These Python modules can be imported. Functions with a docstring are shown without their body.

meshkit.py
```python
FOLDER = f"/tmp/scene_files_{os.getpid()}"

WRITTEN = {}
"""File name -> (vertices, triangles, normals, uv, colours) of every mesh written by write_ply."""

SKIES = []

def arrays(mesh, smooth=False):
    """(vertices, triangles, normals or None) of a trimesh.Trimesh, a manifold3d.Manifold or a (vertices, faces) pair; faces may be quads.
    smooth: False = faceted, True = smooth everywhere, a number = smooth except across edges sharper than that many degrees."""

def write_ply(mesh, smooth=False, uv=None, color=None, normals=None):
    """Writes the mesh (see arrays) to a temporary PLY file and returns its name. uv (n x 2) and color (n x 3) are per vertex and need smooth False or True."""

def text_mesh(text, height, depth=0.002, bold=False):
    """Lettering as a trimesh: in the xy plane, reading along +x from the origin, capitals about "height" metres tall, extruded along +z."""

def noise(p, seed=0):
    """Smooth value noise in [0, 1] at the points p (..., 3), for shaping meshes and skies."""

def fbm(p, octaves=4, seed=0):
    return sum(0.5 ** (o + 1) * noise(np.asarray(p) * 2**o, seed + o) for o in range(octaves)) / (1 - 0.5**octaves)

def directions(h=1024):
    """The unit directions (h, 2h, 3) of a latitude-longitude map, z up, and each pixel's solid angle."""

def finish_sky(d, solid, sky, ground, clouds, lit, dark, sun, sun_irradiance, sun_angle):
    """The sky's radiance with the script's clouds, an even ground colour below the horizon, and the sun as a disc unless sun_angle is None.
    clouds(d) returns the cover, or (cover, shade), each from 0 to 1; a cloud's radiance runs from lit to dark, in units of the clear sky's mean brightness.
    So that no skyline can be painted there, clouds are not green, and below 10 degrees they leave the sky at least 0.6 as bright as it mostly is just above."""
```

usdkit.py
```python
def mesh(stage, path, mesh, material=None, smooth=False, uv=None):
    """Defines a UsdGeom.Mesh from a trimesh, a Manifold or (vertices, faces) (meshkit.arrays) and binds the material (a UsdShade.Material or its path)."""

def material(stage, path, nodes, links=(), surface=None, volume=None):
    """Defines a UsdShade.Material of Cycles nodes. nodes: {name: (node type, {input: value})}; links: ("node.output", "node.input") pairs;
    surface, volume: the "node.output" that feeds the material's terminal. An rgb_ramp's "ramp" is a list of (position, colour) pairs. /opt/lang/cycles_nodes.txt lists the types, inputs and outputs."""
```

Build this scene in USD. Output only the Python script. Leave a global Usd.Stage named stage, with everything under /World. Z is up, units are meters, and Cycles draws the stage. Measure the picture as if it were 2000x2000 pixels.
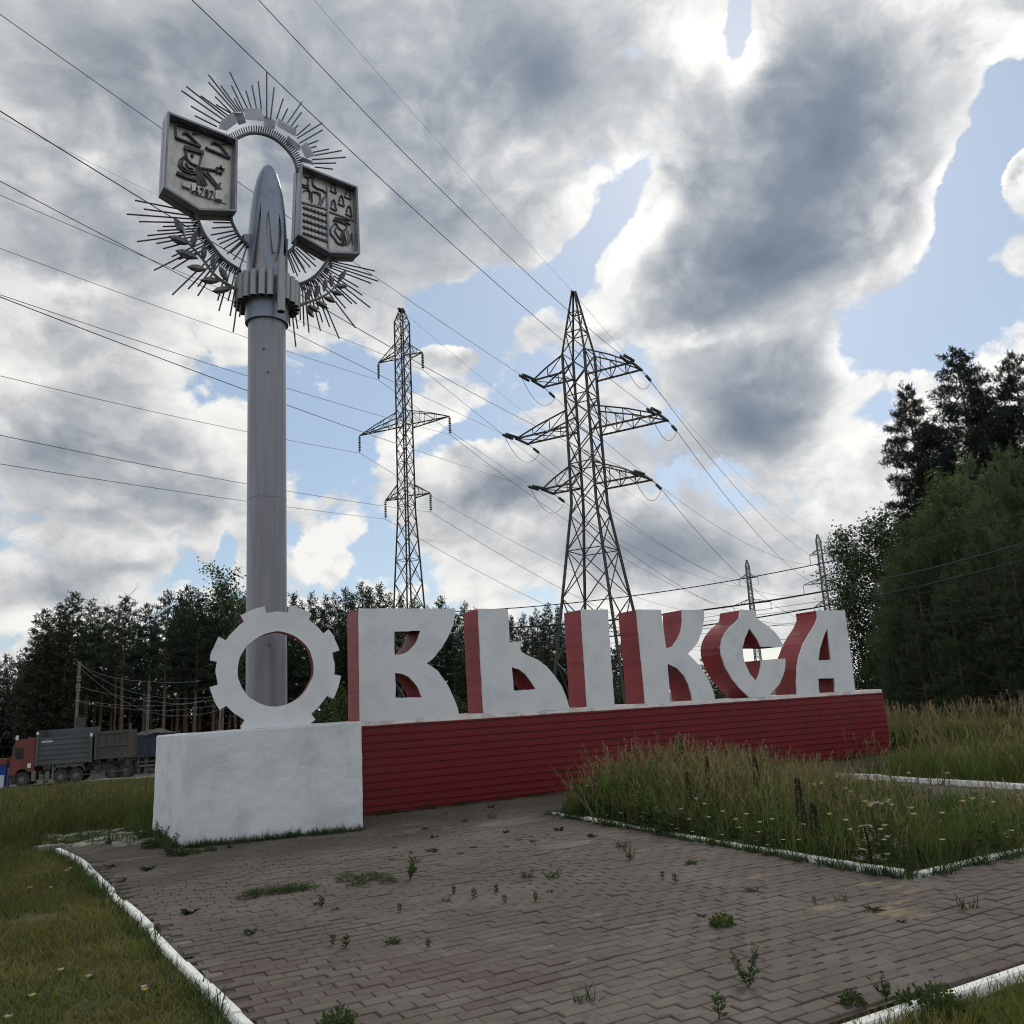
import math, random
import numpy as np
import trimesh
import shapely
import shapely.affinity
from shapely.geometry import Polygon, Point, LineString, MultiPolygon, box as sbox
from shapely.ops import unary_union
from pxr import Usd, UsdGeom, UsdLux, UsdShade, Gf, Sdf, Vt
import usdkit, meshkit

stage = Usd.Stage.CreateInMemory()
UsdGeom.SetStageUpAxis(stage, UsdGeom.Tokens.z)
UsdGeom.SetStageMetersPerUnit(stage, 1.0)
UsdGeom.Xform.Define(stage, '/World')
UsdGeom.Scope.Define(stage, '/World/Looks')

# ------------------------------------------------------------------ camera
# World frame: X runs along the red sign wall (left to right), Y away from the viewer, Z up; the viewer stands at the origin.
FPX = 1640.0
EYE = np.array([0, 0, 1.6])
CR = np.array([0.8780781917874398, -0.4755960263542549, -0.052793075524568266])
CU = np.array([-0.05876761249114062, -0.21667137851503315, 0.9744741563810126])
CF = np.array([0.4748947850096809, 0.8525619821739872, 0.21820405523768543])
EXPOSURE = 0.0
cam = UsdGeom.Camera.Define(stage, '/World/camera')
cam.CreateFocalLengthAttr(24.0)
cam.CreateHorizontalApertureAttr(24.0 * 2000 / FPX)
cam.CreateVerticalApertureAttr(24.0 * 2000 / FPX)
cam.CreateClippingRangeAttr(Gf.Vec2f(0.05, 20000))
cam.CreateExposureAttr(EXPOSURE)
cam.AddTransformOp().Set(Gf.Matrix4d(*CR, 0, *CU, 0, *(-CF), 0, *EYE, 1))


def ray(x, y):
    return CF + CR * ((x - 1000) / FPX) - CU * ((y - 1000) / FPX)

def unit(v):
    v = np.asarray(v, float)
    return v / np.linalg.norm(v)

def on_z(x, y, z=0.0):
    v = ray(x, y)
    return EYE + v * ((z - EYE[2]) / v[2])

def on_y(x, y, Y):
    v = ray(x, y)
    return EYE + v * (Y / v[1])

def on_plane(x, y, p, n):
    v = ray(x, y)
    return EYE + v * (np.dot(p - EYE, n) / np.dot(v, n))

def at_range(x, y, D):
    v = ray(x, y)
    return EYE + v * (D / math.hypot(v[0], v[1]))

def shown(P):
    v = np.asarray(P, float) - EYE
    return 1000 + FPX * (v @ CR) / (v @ CF), 1000 - FPX * (v @ CU) / (v @ CF)

# ------------------------------------------------------------------ sky and sun
SUN = unit([0.573, 0.544, 0.613])
SKY_STRENGTH = 0.1
SUN_INTENSITY = 0.4
SUN_ANGLE = 10.0
sun = UsdLux.DistantLight.Define(stage, '/World/sun')
sun.CreateIntensityAttr(SUN_INTENSITY)
sun.CreateAngleAttr(SUN_ANGLE)
sun.CreateColorAttr(Gf.Vec3f(1.0, 0.95, 0.87))
sun.CreateNormalizeAttr(True)
_sx = unit(np.cross([0, 0, 1], SUN)); _sy = np.cross(SUN, _sx)
UsdGeom.Xformable(sun).AddTransformOp().Set(Gf.Matrix4d(*_sx, 0, *_sy, 0, *SUN, 0, 0, 0, 0, 1))


class Graph:
    def __init__(self):
        self.n, self.l, self.k = {}, [], 0
    def add(self, kind, links=None, **inp):
        self.k += 1
        name = f'n{self.k}'
        self.n[name] = (kind, inp)
        for a, b in (links or {}).items():
            self.l.append((b, f'{name}.{a}'))
        return name


def euler_xyz(R):
    # R = Rz Ry Rx
    sy = -R[2, 0]
    y = math.asin(max(-1, min(1, sy)))
    return (math.atan2(R[2, 1], R[2, 2]), y, math.atan2(R[1, 0], R[0, 0]))


def sky_blob(g, vec, x, y, rx, ry, rot=0.0):
    """A soft ellipse around one direction of the sky."""
    c = unit(ray(x, y)); r = math.radians(rot)
    a = unit(ray(x + rx * math.cos(r), y + rx * math.sin(r))) - unit(ray(x - rx * math.cos(r), y - rx * math.sin(r)))
    b = unit(ray(x - ry * math.sin(r), y + ry * math.cos(r))) - unit(ray(x + ry * math.sin(r), y - ry * math.cos(r)))
    s1, s2 = np.linalg.norm(a) / 2, np.linalg.norm(b) / 2
    e1 = unit(a); e3 = unit(c - e1 * (c @ e1)); e2 = np.cross(e3, e1)
    R = np.stack([e1, e2, e3], 1)
    m = g.add('mapping', {'vector': vec}, mapping_type='texture', location=tuple(c), rotation=euler_xyz(R), scale=(s1, s2, max(s1, s2)))
    gr = g.add('gradient_texture', {'vector': m + '.vector'}, gradient_type='quadratic_sphere')
    return gr + '.fac'

# cover and shade of the clouds: (x, y, half width, half height, tilt, weight)
COVER_BASE, SHADE_BASE = 0.10, 0.17  # low base shade: clouds out of view kept pale to brighten the ground
PUFF_SCALE, PUFF_COVER, RELIEF = 8.5, 0.95, 0.75
VEIL, VEIL_COLOR = 0.5, (4.7, 6.0, 7.6)
CLOUD_RAMP = [(0.0, (0.93, 0.92, 0.89)), (0.15, (0.77, 0.775, 0.77)), (0.30, (0.56, 0.575, 0.59)), (0.435, (0.42, 0.445, 0.48)), (0.60, (0.285, 0.32, 0.37)), (0.75, (0.21, 0.25, 0.31)), (1.0, (0.15, 0.19, 0.25))]
COVER = [
    (300, 250, 1000, 640, 0, 1.3), (1000, 150, 480, 420, 30, 1.1), (850, 330, 320, 280, 40, 0.6), (150, 560, 500, 260, 0, 0.5),
    (1050, 390, 160, 120, -40, 0.4), (1330, 200, 120, 200, 30, 0.4),
    (1440, 60, 50, 170, 10, -1.5), (1300, 250, 130, 50, -45, -0.5), (1190, 440, 250, 60, -52, -1.3), (970, 600, 250, 110, -15, -1.5),
    (700, 720, 150, 130, 0, -0.7), (650, 850, 150, 130, 0, -1.0),
    (1590, 280, 290, 470, 22, 2.2), (1400, 560, 280, 170, -15, 1.4), (1340, 380, 120, 260, 25, 0.8), (1680, 400, 190, 260, 20, 0.8),
    (1930, 330, 130, 330, 6, -2.4), (1830, 620, 290, 120, -12, -2.2), (1960, 40, 190, 120, -20, 2.6), (1995, 330, 50, 80, 0, 2.2),
    (1500, 770, 240, 190, 0, 1.6), (1200, 650, 90, 60, 0, 0.9), (1750, 900, 200, 120, 0, 0.6), (1760, 600, 110, 28, -15, 1.0), (1900, 590, 120, 30, -15, 1.0),
    (960, 960, 270, 130, -20, 1.3), (900, 690, 110, 50, 0, 0.8), (900, 840, 260, 40, -25, -0.7),
    (250, 880, 360, 300, 0, 1.2), (430, 980, 90, 150, 0, 0.8), (450, 1090, 40, 120, 0, -0.8), (560, 800, 60, 200, 0, -0.4),
    (640, 1080, 90, 80, 0, 1.5), (590, 950, 80, 70, 0, -0.8), (1200, 1090, 520, 170, 0, 1.0), (100, 1170, 330, 90, 0, 0.8),
]
SHADE = [
    (1000, 560, 1500, 1150, 0, 0.22), (350, 250, 800, 420, 0, 0.22), (1400, 900, 480, 330, 0, 0.30), (180, 985, 280, 70, 0, 0.28),  # first wide blob darkens the clouds in view against the pale base
    (230, 60, 400, 170, 0, 0.22), (1060, 120, 210, 210, 20, 0.58), (70, 430, 240, 110, 10, 0.30), (880, 400, 240, 180, 35, 0.18),
    (180, 290, 100, 80, 0, -0.40), (130, 550, 200, 70, 10, -0.50), (450, 620, 260, 110, 20, -0.35), (560, 250, 200, 160, 0, 0.06),
    (1620, 270, 200, 370, 20, 0.60), (1480, 515, 270, 140, -20, 0.62), (1270, 420, 90, 290, 27, -0.8), (1470, 140, 95, 210, 15, -0.8), (1350, 90, 130, 170, 0, -0.7), (1200, 620, 120, 70, 0, -0.5),
    (1180, 330, 190, 90, -40, -0.5), (1490, 840, 190, 90, 0, 0.42), (1420, 770, 130, 110, 0, 0.15), (1640, 710, 100, 90, 0, -0.7), (1330, 660, 220, 50, 0, -0.55), (1950, 60, 190, 140, 0, -0.9), (1840, 450, 60, 280, 6, -0.4),
    (60, 900, 220, 90, 0, 0.35), (240, 1095, 320, 45, 0, 0.40), (420, 850, 130, 130, 0, -0.40), (100, 740, 220, 60, 0, -0.35), (340, 770, 220, 70, 0, -0.3), (110, 650, 220, 50, 0, 0.2), (440, 1000, 70, 110, 0, -0.35),
    (1000, 960, 180, 50, -15, 0.28), (860, 870, 200, 60, -20, -0.3), (860, 1075, 240, 60, 0, 0.32), (1250, 1060, 360, 70, 0, 0.34), (640, 1080, 90, 90, 0, -1.4), (1990, 330, 70, 100, 0, -0.9), (1950, 700, 90, 60, 0, -0.6), (300, 900, 260, 60, 0, -0.25),
    (80, 1200, 220, 60, 0, -0.5), (1250, 1170, 320, 40, 0, -0.3), (1700, 870, 150, 80, 0, -0.1), (900, 690, 110, 50, 0, -0.6),
]


def build_sky():
    g = Graph()
    tc = g.add('texture_coordinate')
    d = tc + '.generated'
    geo = g.add('geometry')
    neg = g.add('vector_math', {'vector1': geo + '.incoming'}, math_type='scale', scale=-1.0)
    d = neg + '.vector'
    sky = g.add('sky_texture', {'vector': d}, sky_type='single_scattering', sun_disc=False, sun_elevation=math.asin(SUN[2]),
                sun_rotation=math.atan2(SUN[0], SUN[1]), air_density=1.0, aerosol_density=0.5, ozone_density=1.0)

    def warp(vec, scale, amp, detail=5.0, rough=0.55, seed=(0, 0, 0)):
        mp = g.add('mapping', {'vector': vec}, location=seed, scale=(1, 1, 1.35))
        n = g.add('noise_texture', {'vector': mp + '.vector'}, scale=scale, detail=detail, roughness=rough)
        s = g.add('vector_math', {'vector1': n + '.color'}, math_type='subtract', vector2=(0.5, 0.5, 0.5))
        m = g.add('vector_math', {'vector1': s + '.vector', 'vector3': vec}, math_type='multiply_add', vector2=(amp, amp, amp))
        return m + '.vector'

    def fbm(vec, scale, detail, rough, seed=(0, 0, 0), flat=1.6):
        mp = g.add('mapping', {'vector': vec}, location=seed, scale=(1, 1, flat))
        n = g.add('noise_texture', {'vector': mp + '.vector'}, scale=scale, detail=detail, roughness=rough)
        return n + '.fac'

    def acc(start, items, vec):
        cur = start
        for (x, y, rx, ry, rot, w) in items:
            b = sky_blob(g, vec, x, y, rx, ry, rot)
            m = g.add('math', {'value1': b, 'value3': cur}, math_type='multiply_add', value2=float(w))
            cur = m + '.value'
        return cur

    def lin(v, k, c):
        m = g.add('math', {'value1': v}, math_type='multiply_add', value2=float(k), value3=float(c))
        return m + '.value'

    def ss(v, a, b, lo=0.0, hi=1.0):
        m = g.add('map_range', {'value': v}, range_type='smoothstep', from_min=a, from_max=b, to_min=lo, to_max=hi, clamp=True)
        return m + '.result'

    def puffs(vec, seed=(0, 0, 0)):
        """Rounded heaps upon heaps, 0 in the clefts and 1 on the crowns."""
        mp = g.add('mapping', {'vector': vec}, location=seed, scale=(1, 1, 1.25))
        v = g.add('voronoi_texture', {'vector': mp + '.vector'}, scale=PUFF_SCALE, feature='f1', detail=2.0, roughness=0.55, lacunarity=2.3, use_normalize=True)
        n = g.add('noise_texture', {'vector': mp + '.vector'}, scale=PUFF_SCALE * 1.6, detail=9.0, roughness=0.62)
        p = g.add('math', {'value1': v + '.distance'}, math_type='multiply_add', value2=-1.5, value3=1.0)
        q = g.add('math', {'value1': n + '.fac', 'value3': p + '.value'}, math_type='multiply_add', value2=0.9)
        return lin(q + '.value', 1.0, -0.45)

    w0 = warp(d, 3.5, 0.10, 2.0)
    w1 = warp(w0, 14.0, 0.040, 6.0, 0.62, (3, 1, 7))
    w3 = warp(warp(d, 4.0, 0.10, 3.0, 0.5, (9, 2, 4)), 15.0, 0.05, 5.0, 0.6, (1, 2, 8))              # softer, for the shade
    big = fbm(d, 2.6, 9.0, 0.6, (5.2, 1.3, 2.2))
    cov = acc(lin(big, 1.6, -0.8 + COVER_BASE), COVER, w1)
    pf = puffs(w1)
    shift = g.add('vector_math', {'vector1': w1}, math_type='add', vector2=tuple(SUN * 0.022))
    pf2 = puffs(shift + '.vector')
    cov2 = g.add('math', {'value1': pf, 'value3': cov}, math_type='multiply_add', value2=PUFF_COVER)
    cov2 = lin(cov2 + '.value', 1.0, -PUFF_COVER * 0.5)
    alpha = ss(cov2, 0.0, 0.17)
    core = ss(cov2, 0.05, 0.95)                                  # thick parts let less light through
    sn = fbm(w3, 3.4, 7.0, 0.55, (2, 6, 1))
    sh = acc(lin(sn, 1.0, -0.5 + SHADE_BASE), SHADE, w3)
    calm = ss(sh, 0.15, 0.75, RELIEF, RELIEF * 0.3)
    rel = g.add('math', {'value1': pf2, 'value2': pf}, math_type='subtract')      # heaps shade what lies away from the sun
    sh = g.add('math', {'value1': rel + '.value', 'value2': calm, 'value3': sh}, math_type='multiply_add')
    sh = g.add('math', {'value1': pf, 'value3': sh + '.value'}, math_type='multiply_add', value2=-0.34)
    sh = lin(sh + '.value', 1.0, 0.17)
    thick = g.add('math', {'value1': core, 'value3': sh}, math_type='multiply_add', value2=0.40)
    tone = g.add('rgb_ramp', {'fac': lin(thick + '.value', 0.75, 0.0)}, ramp=CLOUD_RAMP)
    # thin veil that whitens the blue
    veil = g.add('mix', {'color1': sky + '.color'}, fac=VEIL, color2=VEIL_COLOR)
    toward = g.add('vector_math', {'vector1': d}, math_type='dot_product', vector2=tuple(SUN))
    forward = ss(toward + '.value', 0.80, 0.985, 1.0 / SKY_STRENGTH, 1.14 / SKY_STRENGTH)   # light scattered forward round the hidden sun
    scaled = g.add('vector_math', {'vector1': tone + '.color', 'scale': forward}, math_type='scale')
    mixed = g.add('mix', {'fac': alpha, 'color1': veil + '.color', 'color2': scaled + '.vector'})
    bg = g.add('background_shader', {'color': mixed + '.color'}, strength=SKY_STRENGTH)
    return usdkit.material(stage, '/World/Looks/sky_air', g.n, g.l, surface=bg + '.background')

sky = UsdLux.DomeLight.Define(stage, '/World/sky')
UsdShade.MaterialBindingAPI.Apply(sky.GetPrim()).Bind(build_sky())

# ------------------------------------------------------------------ helpers
USED = {}
ORIGIN = {}

def numbered(parent, name):
    k = USED.get((parent, name), 0)
    USED[(parent, name)] = k + 1
    return name if k == 0 else f'{name}_{k:03d}'

def tag(prim, label=None, category=None, group=None, kind=None):
    for k, v in (('label', label), ('category', category), ('group', group), ('kind', kind)):
        if v:
            prim.SetCustomDataByKey(k, v)
    return prim

def thing(name, label=None, category=None, loc=(0, 0, 0), group=None, kind=None, rotz=None, scale=None, parent='/World', ref=None):
    path = f'{parent}/{numbered(parent, name)}'
    x = UsdGeom.Xform.Define(stage, path)
    x.AddTranslateOp().Set(Gf.Vec3d(*map(float, loc)))
    if rotz is not None:
        x.AddRotateZOp().Set(float(rotz))
    if scale is not None:
        x.AddScaleOp().Set(Gf.Vec3f(*(map(float, scale) if np.ndim(scale) else [float(scale)] * 3)))
    ORIGIN[path] = np.asarray(loc, float)
    if ref:
        x.GetPrim().GetReferences().AddInternalReference(ref)
        x.GetPrim().SetInstanceable(True)
    tag(x.GetPrim(), label, category, group, kind)
    return path

def proto(name):
    path = f'/World/{name}'
    stage.CreateClassPrim(path)
    p = stage.GetPrimAtPath(path)
    p.SetTypeName('Xform')
    ORIGIN[path] = np.zeros(3)
    return path

def looks(m):
    return f'/World/Looks/{m}'

def obj(name, mesh, mat, parent='/World', label=None, category=None, group=None, kind=None, smooth=False, local=False):
    """One Mesh prim; vertices are given in world coordinates unless local."""
    path = f'{parent}/{numbered(parent, name)}'
    if isinstance(mesh, MB):
        mesh = mesh.mesh()
    v, f = (np.asarray(mesh.vertices), np.asarray(mesh.faces)) if hasattr(mesh, 'vertices') else mesh
    o = np.zeros(3) if local else ORIGIN.get(parent, np.zeros(3))
    m = usdkit.mesh(stage, path, (np.asarray(v) - o, np.asarray(f)), looks(mat), smooth=smooth)
    ORIGIN[path] = o
    tag(m.GetPrim(), label, category, group, kind)
    return path


class MB:
    """Collects triangles of one mesh."""
    def __init__(self):
        self.v, self.f, self.n = [], [], 0
    def add(self, v, f):
        v = np.asarray(v, float).reshape(-1, 3); f = np.asarray(f, int)
        if f.shape[1] == 4:
            f = np.vstack([f[:, [0, 1, 2]], f[:, [0, 2, 3]]])
        self.v.append(v); self.f.append(f + self.n); self.n += len(v)
        return self
    def tm(self, t):
        return self.add(t.vertices, t.faces)
    def box(self, c, s, ax=None):
        s = np.asarray(s, float) / 2
        q = np.array([[x, y, z] for x in (-1, 1) for y in (-1, 1) for z in (-1, 1)], float) * s
        if ax is not None:
            q = q @ np.asarray(ax, float)
        return self.add(q + np.asarray(c, float), [[0, 1, 3, 2], [4, 6, 7, 5], [0, 4, 5, 1], [2, 3, 7, 6], [0, 2, 6, 4], [1, 5, 7, 3]])
    def bar(self, a, b, w, h=None, up=(0, 0, 1)):
        a, b = np.asarray(a, float), np.asarray(b, float); d = b - a; L = np.linalg.norm(d)
        if L < 1e-6:
            return self
        d /= L; u = np.asarray(up, float)
        if abs(d @ u) > 0.97:
            u = np.array([1.0, 0, 0])
        s = unit(np.cross(d, u)); u = np.cross(s, d)
        return self.box((a + b) / 2, (L, w, h or w), np.stack([d, s, u]))
    def tube(self, pts, r, n=8, caps=True):
        p = np.asarray(pts, float); r = np.broadcast_to(np.asarray(r, float), (len(p),))
        t = np.gradient(p, axis=0); t /= np.linalg.norm(t, axis=1, keepdims=True) + 1e-12
        ref = np.array([0, 0, 1.0]) if abs(t[0][2]) < 0.9 else np.array([1.0, 0, 0])
        a = np.cross(t, ref); a /= np.linalg.norm(a, axis=1, keepdims=True) + 1e-12
        b = np.cross(t, a); an = np.arange(n) * 2 * np.pi / n
        v = p[:, None] + r[:, None, None] * (np.cos(an)[None, :, None] * a[:, None] + np.sin(an)[None, :, None] * b[:, None])
        k = len(p); i, j = np.meshgrid(np.arange(k - 1), np.arange(n), indexing='ij')
        q = np.stack([i * n + j, (i + 1) * n + j, (i + 1) * n + (j + 1) % n, i * n + (j + 1) % n], -1).reshape(-1, 4)
        self.add(v.reshape(-1, 3), q)
        if caps:
            base = self.n - k * n
            f = [[base, base + m, base + m + 1] for m in range(1, n - 1)]
            e = base + (k - 1) * n
            f += [[e, e + m + 1, e + m] for m in range(1, n - 1)]
            self.f.append(np.array(f))
        return self
    def prism(self, poly, fr, d0, d1):
        """poly (shapely, in a/b) extruded along c from d0 to d1; fr = (origin, a, b, c)."""
        o, a, b, c = [np.asarray(x, float) for x in fr]
        for g in getattr(poly, 'geoms', [poly]):
            if g.is_empty or g.area < 1e-9:
                continue
            t = trimesh.creation.extrude_polygon(g, abs(d1 - d0), engine='earcut')
            v = t.vertices
            w = o + v[:, :1] * a + v[:, 1:2] * b + (v[:, 2:] + min(d0, d1)) * c
            f = t.faces if np.dot(np.cross(a, b), c) > 0 else t.faces[:, ::-1]
            self.add(w, f)
        return self
    def strip(self, pts, nrm, w, h, closed=False):
        """A flat bar laid on edge along a polyline; nrm points out of the plate it stands on."""
        pts = [np.asarray(p, float) for p in pts]
        if closed:
            pts = pts + [pts[0]]
        for p, q in zip(pts[:-1], pts[1:]):
            self.bar(p + nrm * h / 2, q + nrm * h / 2, w, h, up=nrm)
        return self
    def mesh(self):
        return np.vstack(self.v), np.vstack(self.f)


def lathe(profile, n=24, axis_o=(0, 0, 0)):
    pr_ = np.asarray(profile, float); k = len(pr_)
    an = np.arange(n) * 2 * np.pi / n
    v = np.stack([pr_[:, None, 0] * np.cos(an), pr_[:, None, 0] * np.sin(an), np.repeat(pr_[:, 1:2], n, 1)], -1).reshape(-1, 3) + np.asarray(axis_o)
    i, j = np.meshgrid(np.arange(k - 1), np.arange(n), indexing='ij')
    q = np.stack([i * n + j, i * n + (j + 1) % n, (i + 1) * n + (j + 1) % n, (i + 1) * n + j], -1).reshape(-1, 4)
    return v, q

# ------------------------------------------------------------------ materials
def material(name, col, rough=0.7, col2=None, scale=3.0, lo=0.4, hi=0.6, detail=6.0, metallic=0.0, spec=0.3, bump=None, stretch=(1, 1, 1),
             col3=None, scale3=30.0, lo3=0.55, hi3=0.7, stretch3=(1, 1, 1), jitter=0.0, coords='position', island=0.0, rough2=None):
    g = Graph()
    if coords == 'position':
        v = g.add('geometry') + '.position'
    else:
        v = g.add('texture_coordinate') + '.object'
    base = None
    if col2 is not None:
        mp = g.add('mapping', {'vector': v}, scale=stretch)
        n = g.add('noise_texture', {'vector': mp + '.vector'}, scale=scale, detail=detail, roughness=0.6)
        m = g.add('map_range', {'value': n + '.fac'}, range_type='smoothstep', from_min=lo, from_max=hi, clamp=True)
        base = g.add('mix', {'fac': m + '.result'}, color1=col, color2=col2) + '.color'
        fac = m + '.result'
    if col3 is not None:
        mp = g.add('mapping', {'vector': v}, scale=stretch3, location=(3.1, 1.7, 5.3))
        n = g.add('noise_texture', {'vector': mp + '.vector'}, scale=scale3, detail=5.0, roughness=0.65)
        m = g.add('map_range', {'value': n + '.fac'}, range_type='smoothstep', from_min=lo3, from_max=hi3, clamp=True)
        lk = {'fac': m + '.result'}
        if base:
            lk['color1'] = base
            base = g.add('mix', lk, color2=col3) + '.color'
        else:
            base = g.add('mix', lk, color1=col, color2=col3) + '.color'
    if jitter or island:
        oi = g.add('object_info'); ge = g.add('geometry')
        r = oi + '.random' if jitter else ge + '.random_per_island'
        a = jitter or island
        mr = g.add('map_range', {'value': r}, range_type='linear', from_min=0.0, from_max=1.0, to_min=1 - a, to_max=1 + a)
        if base is None:
            base = g.add('color', value=col) + '.color'
        base = g.add('vector_math', {'vector1': base, 'scale': mr + '.result'}, math_type='scale') + '.vector'
    inp = dict(roughness=rough, metallic=metallic, specular_ior_level=spec)
    lk = {}
    if base is None:
        inp['base_color'] = col
    else:
        lk['base_color'] = base
    if rough2 is not None and col2 is not None:
        rr = g.add('map_range', {'value': fac}, range_type='linear', from_min=0.0, from_max=1.0, to_min=rough, to_max=rough2)
        lk['roughness'] = rr + '.result'
    if bump:
        bs, bstr, bd = bump[:3]
        mp = g.add('mapping', {'vector': v}, scale=bump[3] if len(bump) > 3 else (1, 1, 1))
        n = g.add('noise_texture', {'vector': mp + '.vector'}, scale=bs, detail=8.0, roughness=0.65)
        b = g.add('bump', {'height': n + '.fac'}, strength=bstr, distance=bd)
        lk['normal'] = b + '.normal'
    p = g.add('principled_bsdf', lk, **inp)
    usdkit.material(stage, looks(name), g.n, g.l, surface=p + '.BSDF')
    return name

def leaf_material(name, col, col2, trans=0.35, rough=0.6, jitter=0.25, tint=(1.25, 1.3, 0.7), scale=1.3, grad=None):
    """Leaves and grass: two tones by place, a per-object shift and some light through the blade. grad: (z low, z high, colour at the top), heights in the object's own frame."""
    g = Graph()
    v = g.add('geometry') + '.position'
    n = g.add('noise_texture', {'vector': v}, scale=scale, detail=3.0)
    m = g.add('map_range', {'value': n + '.fac'}, range_type='smoothstep', from_min=0.35, from_max=0.65, clamp=True)
    c = g.add('mix', {'fac': m + '.result'}, color1=col, color2=col2) + '.color'
    if grad:
        o = g.add('texture_coordinate') + '.object'
        s = g.add('separate_xyz', {'vector': o})
        f = g.add('map_range', {'value': s + '.z'}, range_type='smoothstep', from_min=grad[0], from_max=grad[1], clamp=True)
        c = g.add('mix', {'fac': f + '.result', 'color1': c}, color2=grad[2]) + '.color'
    oi = g.add('object_info'); ge = g.add('geometry')
    mr = g.add('map_range', {'value': oi + '.random'}, range_type='linear', from_min=0.0, from_max=1.0, to_min=1 - jitter, to_max=1 + jitter)
    mi = g.add('map_range', {'value': ge + '.random_per_island'}, range_type='linear', from_min=0.0, from_max=1.0, to_min=0.5, to_max=1.5)
    mm = g.add('math', {'value1': mr + '.result', 'value2': mi + '.result'}, math_type='multiply')
    c = g.add('vector_math', {'vector1': c, 'scale': mm + '.value'}, math_type='scale') + '.vector'
    p = g.add('principled_bsdf', {'base_color': c}, roughness=rough, specular_ior_level=0.25)
    if trans:
        tc_ = g.add('vector_math', {'vector1': c}, math_type='multiply', vector2=tint) + '.vector'
        t = g.add('translucent_bsdf', {'color': tc_})
        mx = g.add('mix_closure', {'closure1': p + '.BSDF', 'closure2': t + '.BSDF'}, fac=trans)
        usdkit.material(stage, looks(name), g.n, g.l, surface=mx + '.closure')
    else:
        usdkit.material(stage, looks(name), g.n, g.l, surface=p + '.BSDF')
    return name

material('white_paint', (0.53, 0.545, 0.56), 0.75, (0.46, 0.48, 0.50), 2.5, 0.45, 0.7, bump=(14, 0.25, 0.02), col3=(0.5, 0.5, 0.47), scale3=9, lo3=0.64, hi3=0.8, stretch3=(1, 1, 0.25))
material('white_plaster', (0.49, 0.515, 0.53), 0.85, (0.40, 0.425, 0.435), 1.6, 0.42, 0.68, bump=(11, 0.45, 0.03), col3=(0.40, 0.40, 0.36), scale3=2.2, lo3=0.58, hi3=0.78, stretch3=(1.6, 1.6, 0.12))
material('red_paint', (0.215, 0.030, 0.034), 0.55, (0.17, 0.025, 0.029), 3, 0.4, 0.7, bump=(16, 0.3, 0.02), col3=(0.36, 0.12, 0.11), scale3=7, lo3=0.62, hi3=0.8)
material('red_cladding', (0.125, 0.008, 0.013), 0.42, (0.10, 0.007, 0.012), 2.0, 0.4, 0.7, spec=0.3, col3=(0.14, 0.024, 0.024), scale3=6, lo3=0.62, hi3=0.85, stretch3=(0.6, 1, 3), rough2=0.5)
material('pale_cap', (0.60, 0.57, 0.55), 0.85, (0.45, 0.40, 0.38), 4, 0.45, 0.65, bump=(12, 0.8, 0.03), col3=(0.34, 0.2, 0.18), scale3=9, lo3=0.6, hi3=0.75)
material('pole_steel', (0.205, 0.21, 0.235), 0.42, (0.165, 0.168, 0.188), 2.2, 0.4, 0.65, metallic=0.35, stretch=(3, 3, 0.15), col3=(0.36, 0.34, 0.32), scale3=5, lo3=0.6, hi3=0.85, stretch3=(2, 2, 0.1), bump=(3, 0.12, 0.03))
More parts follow.
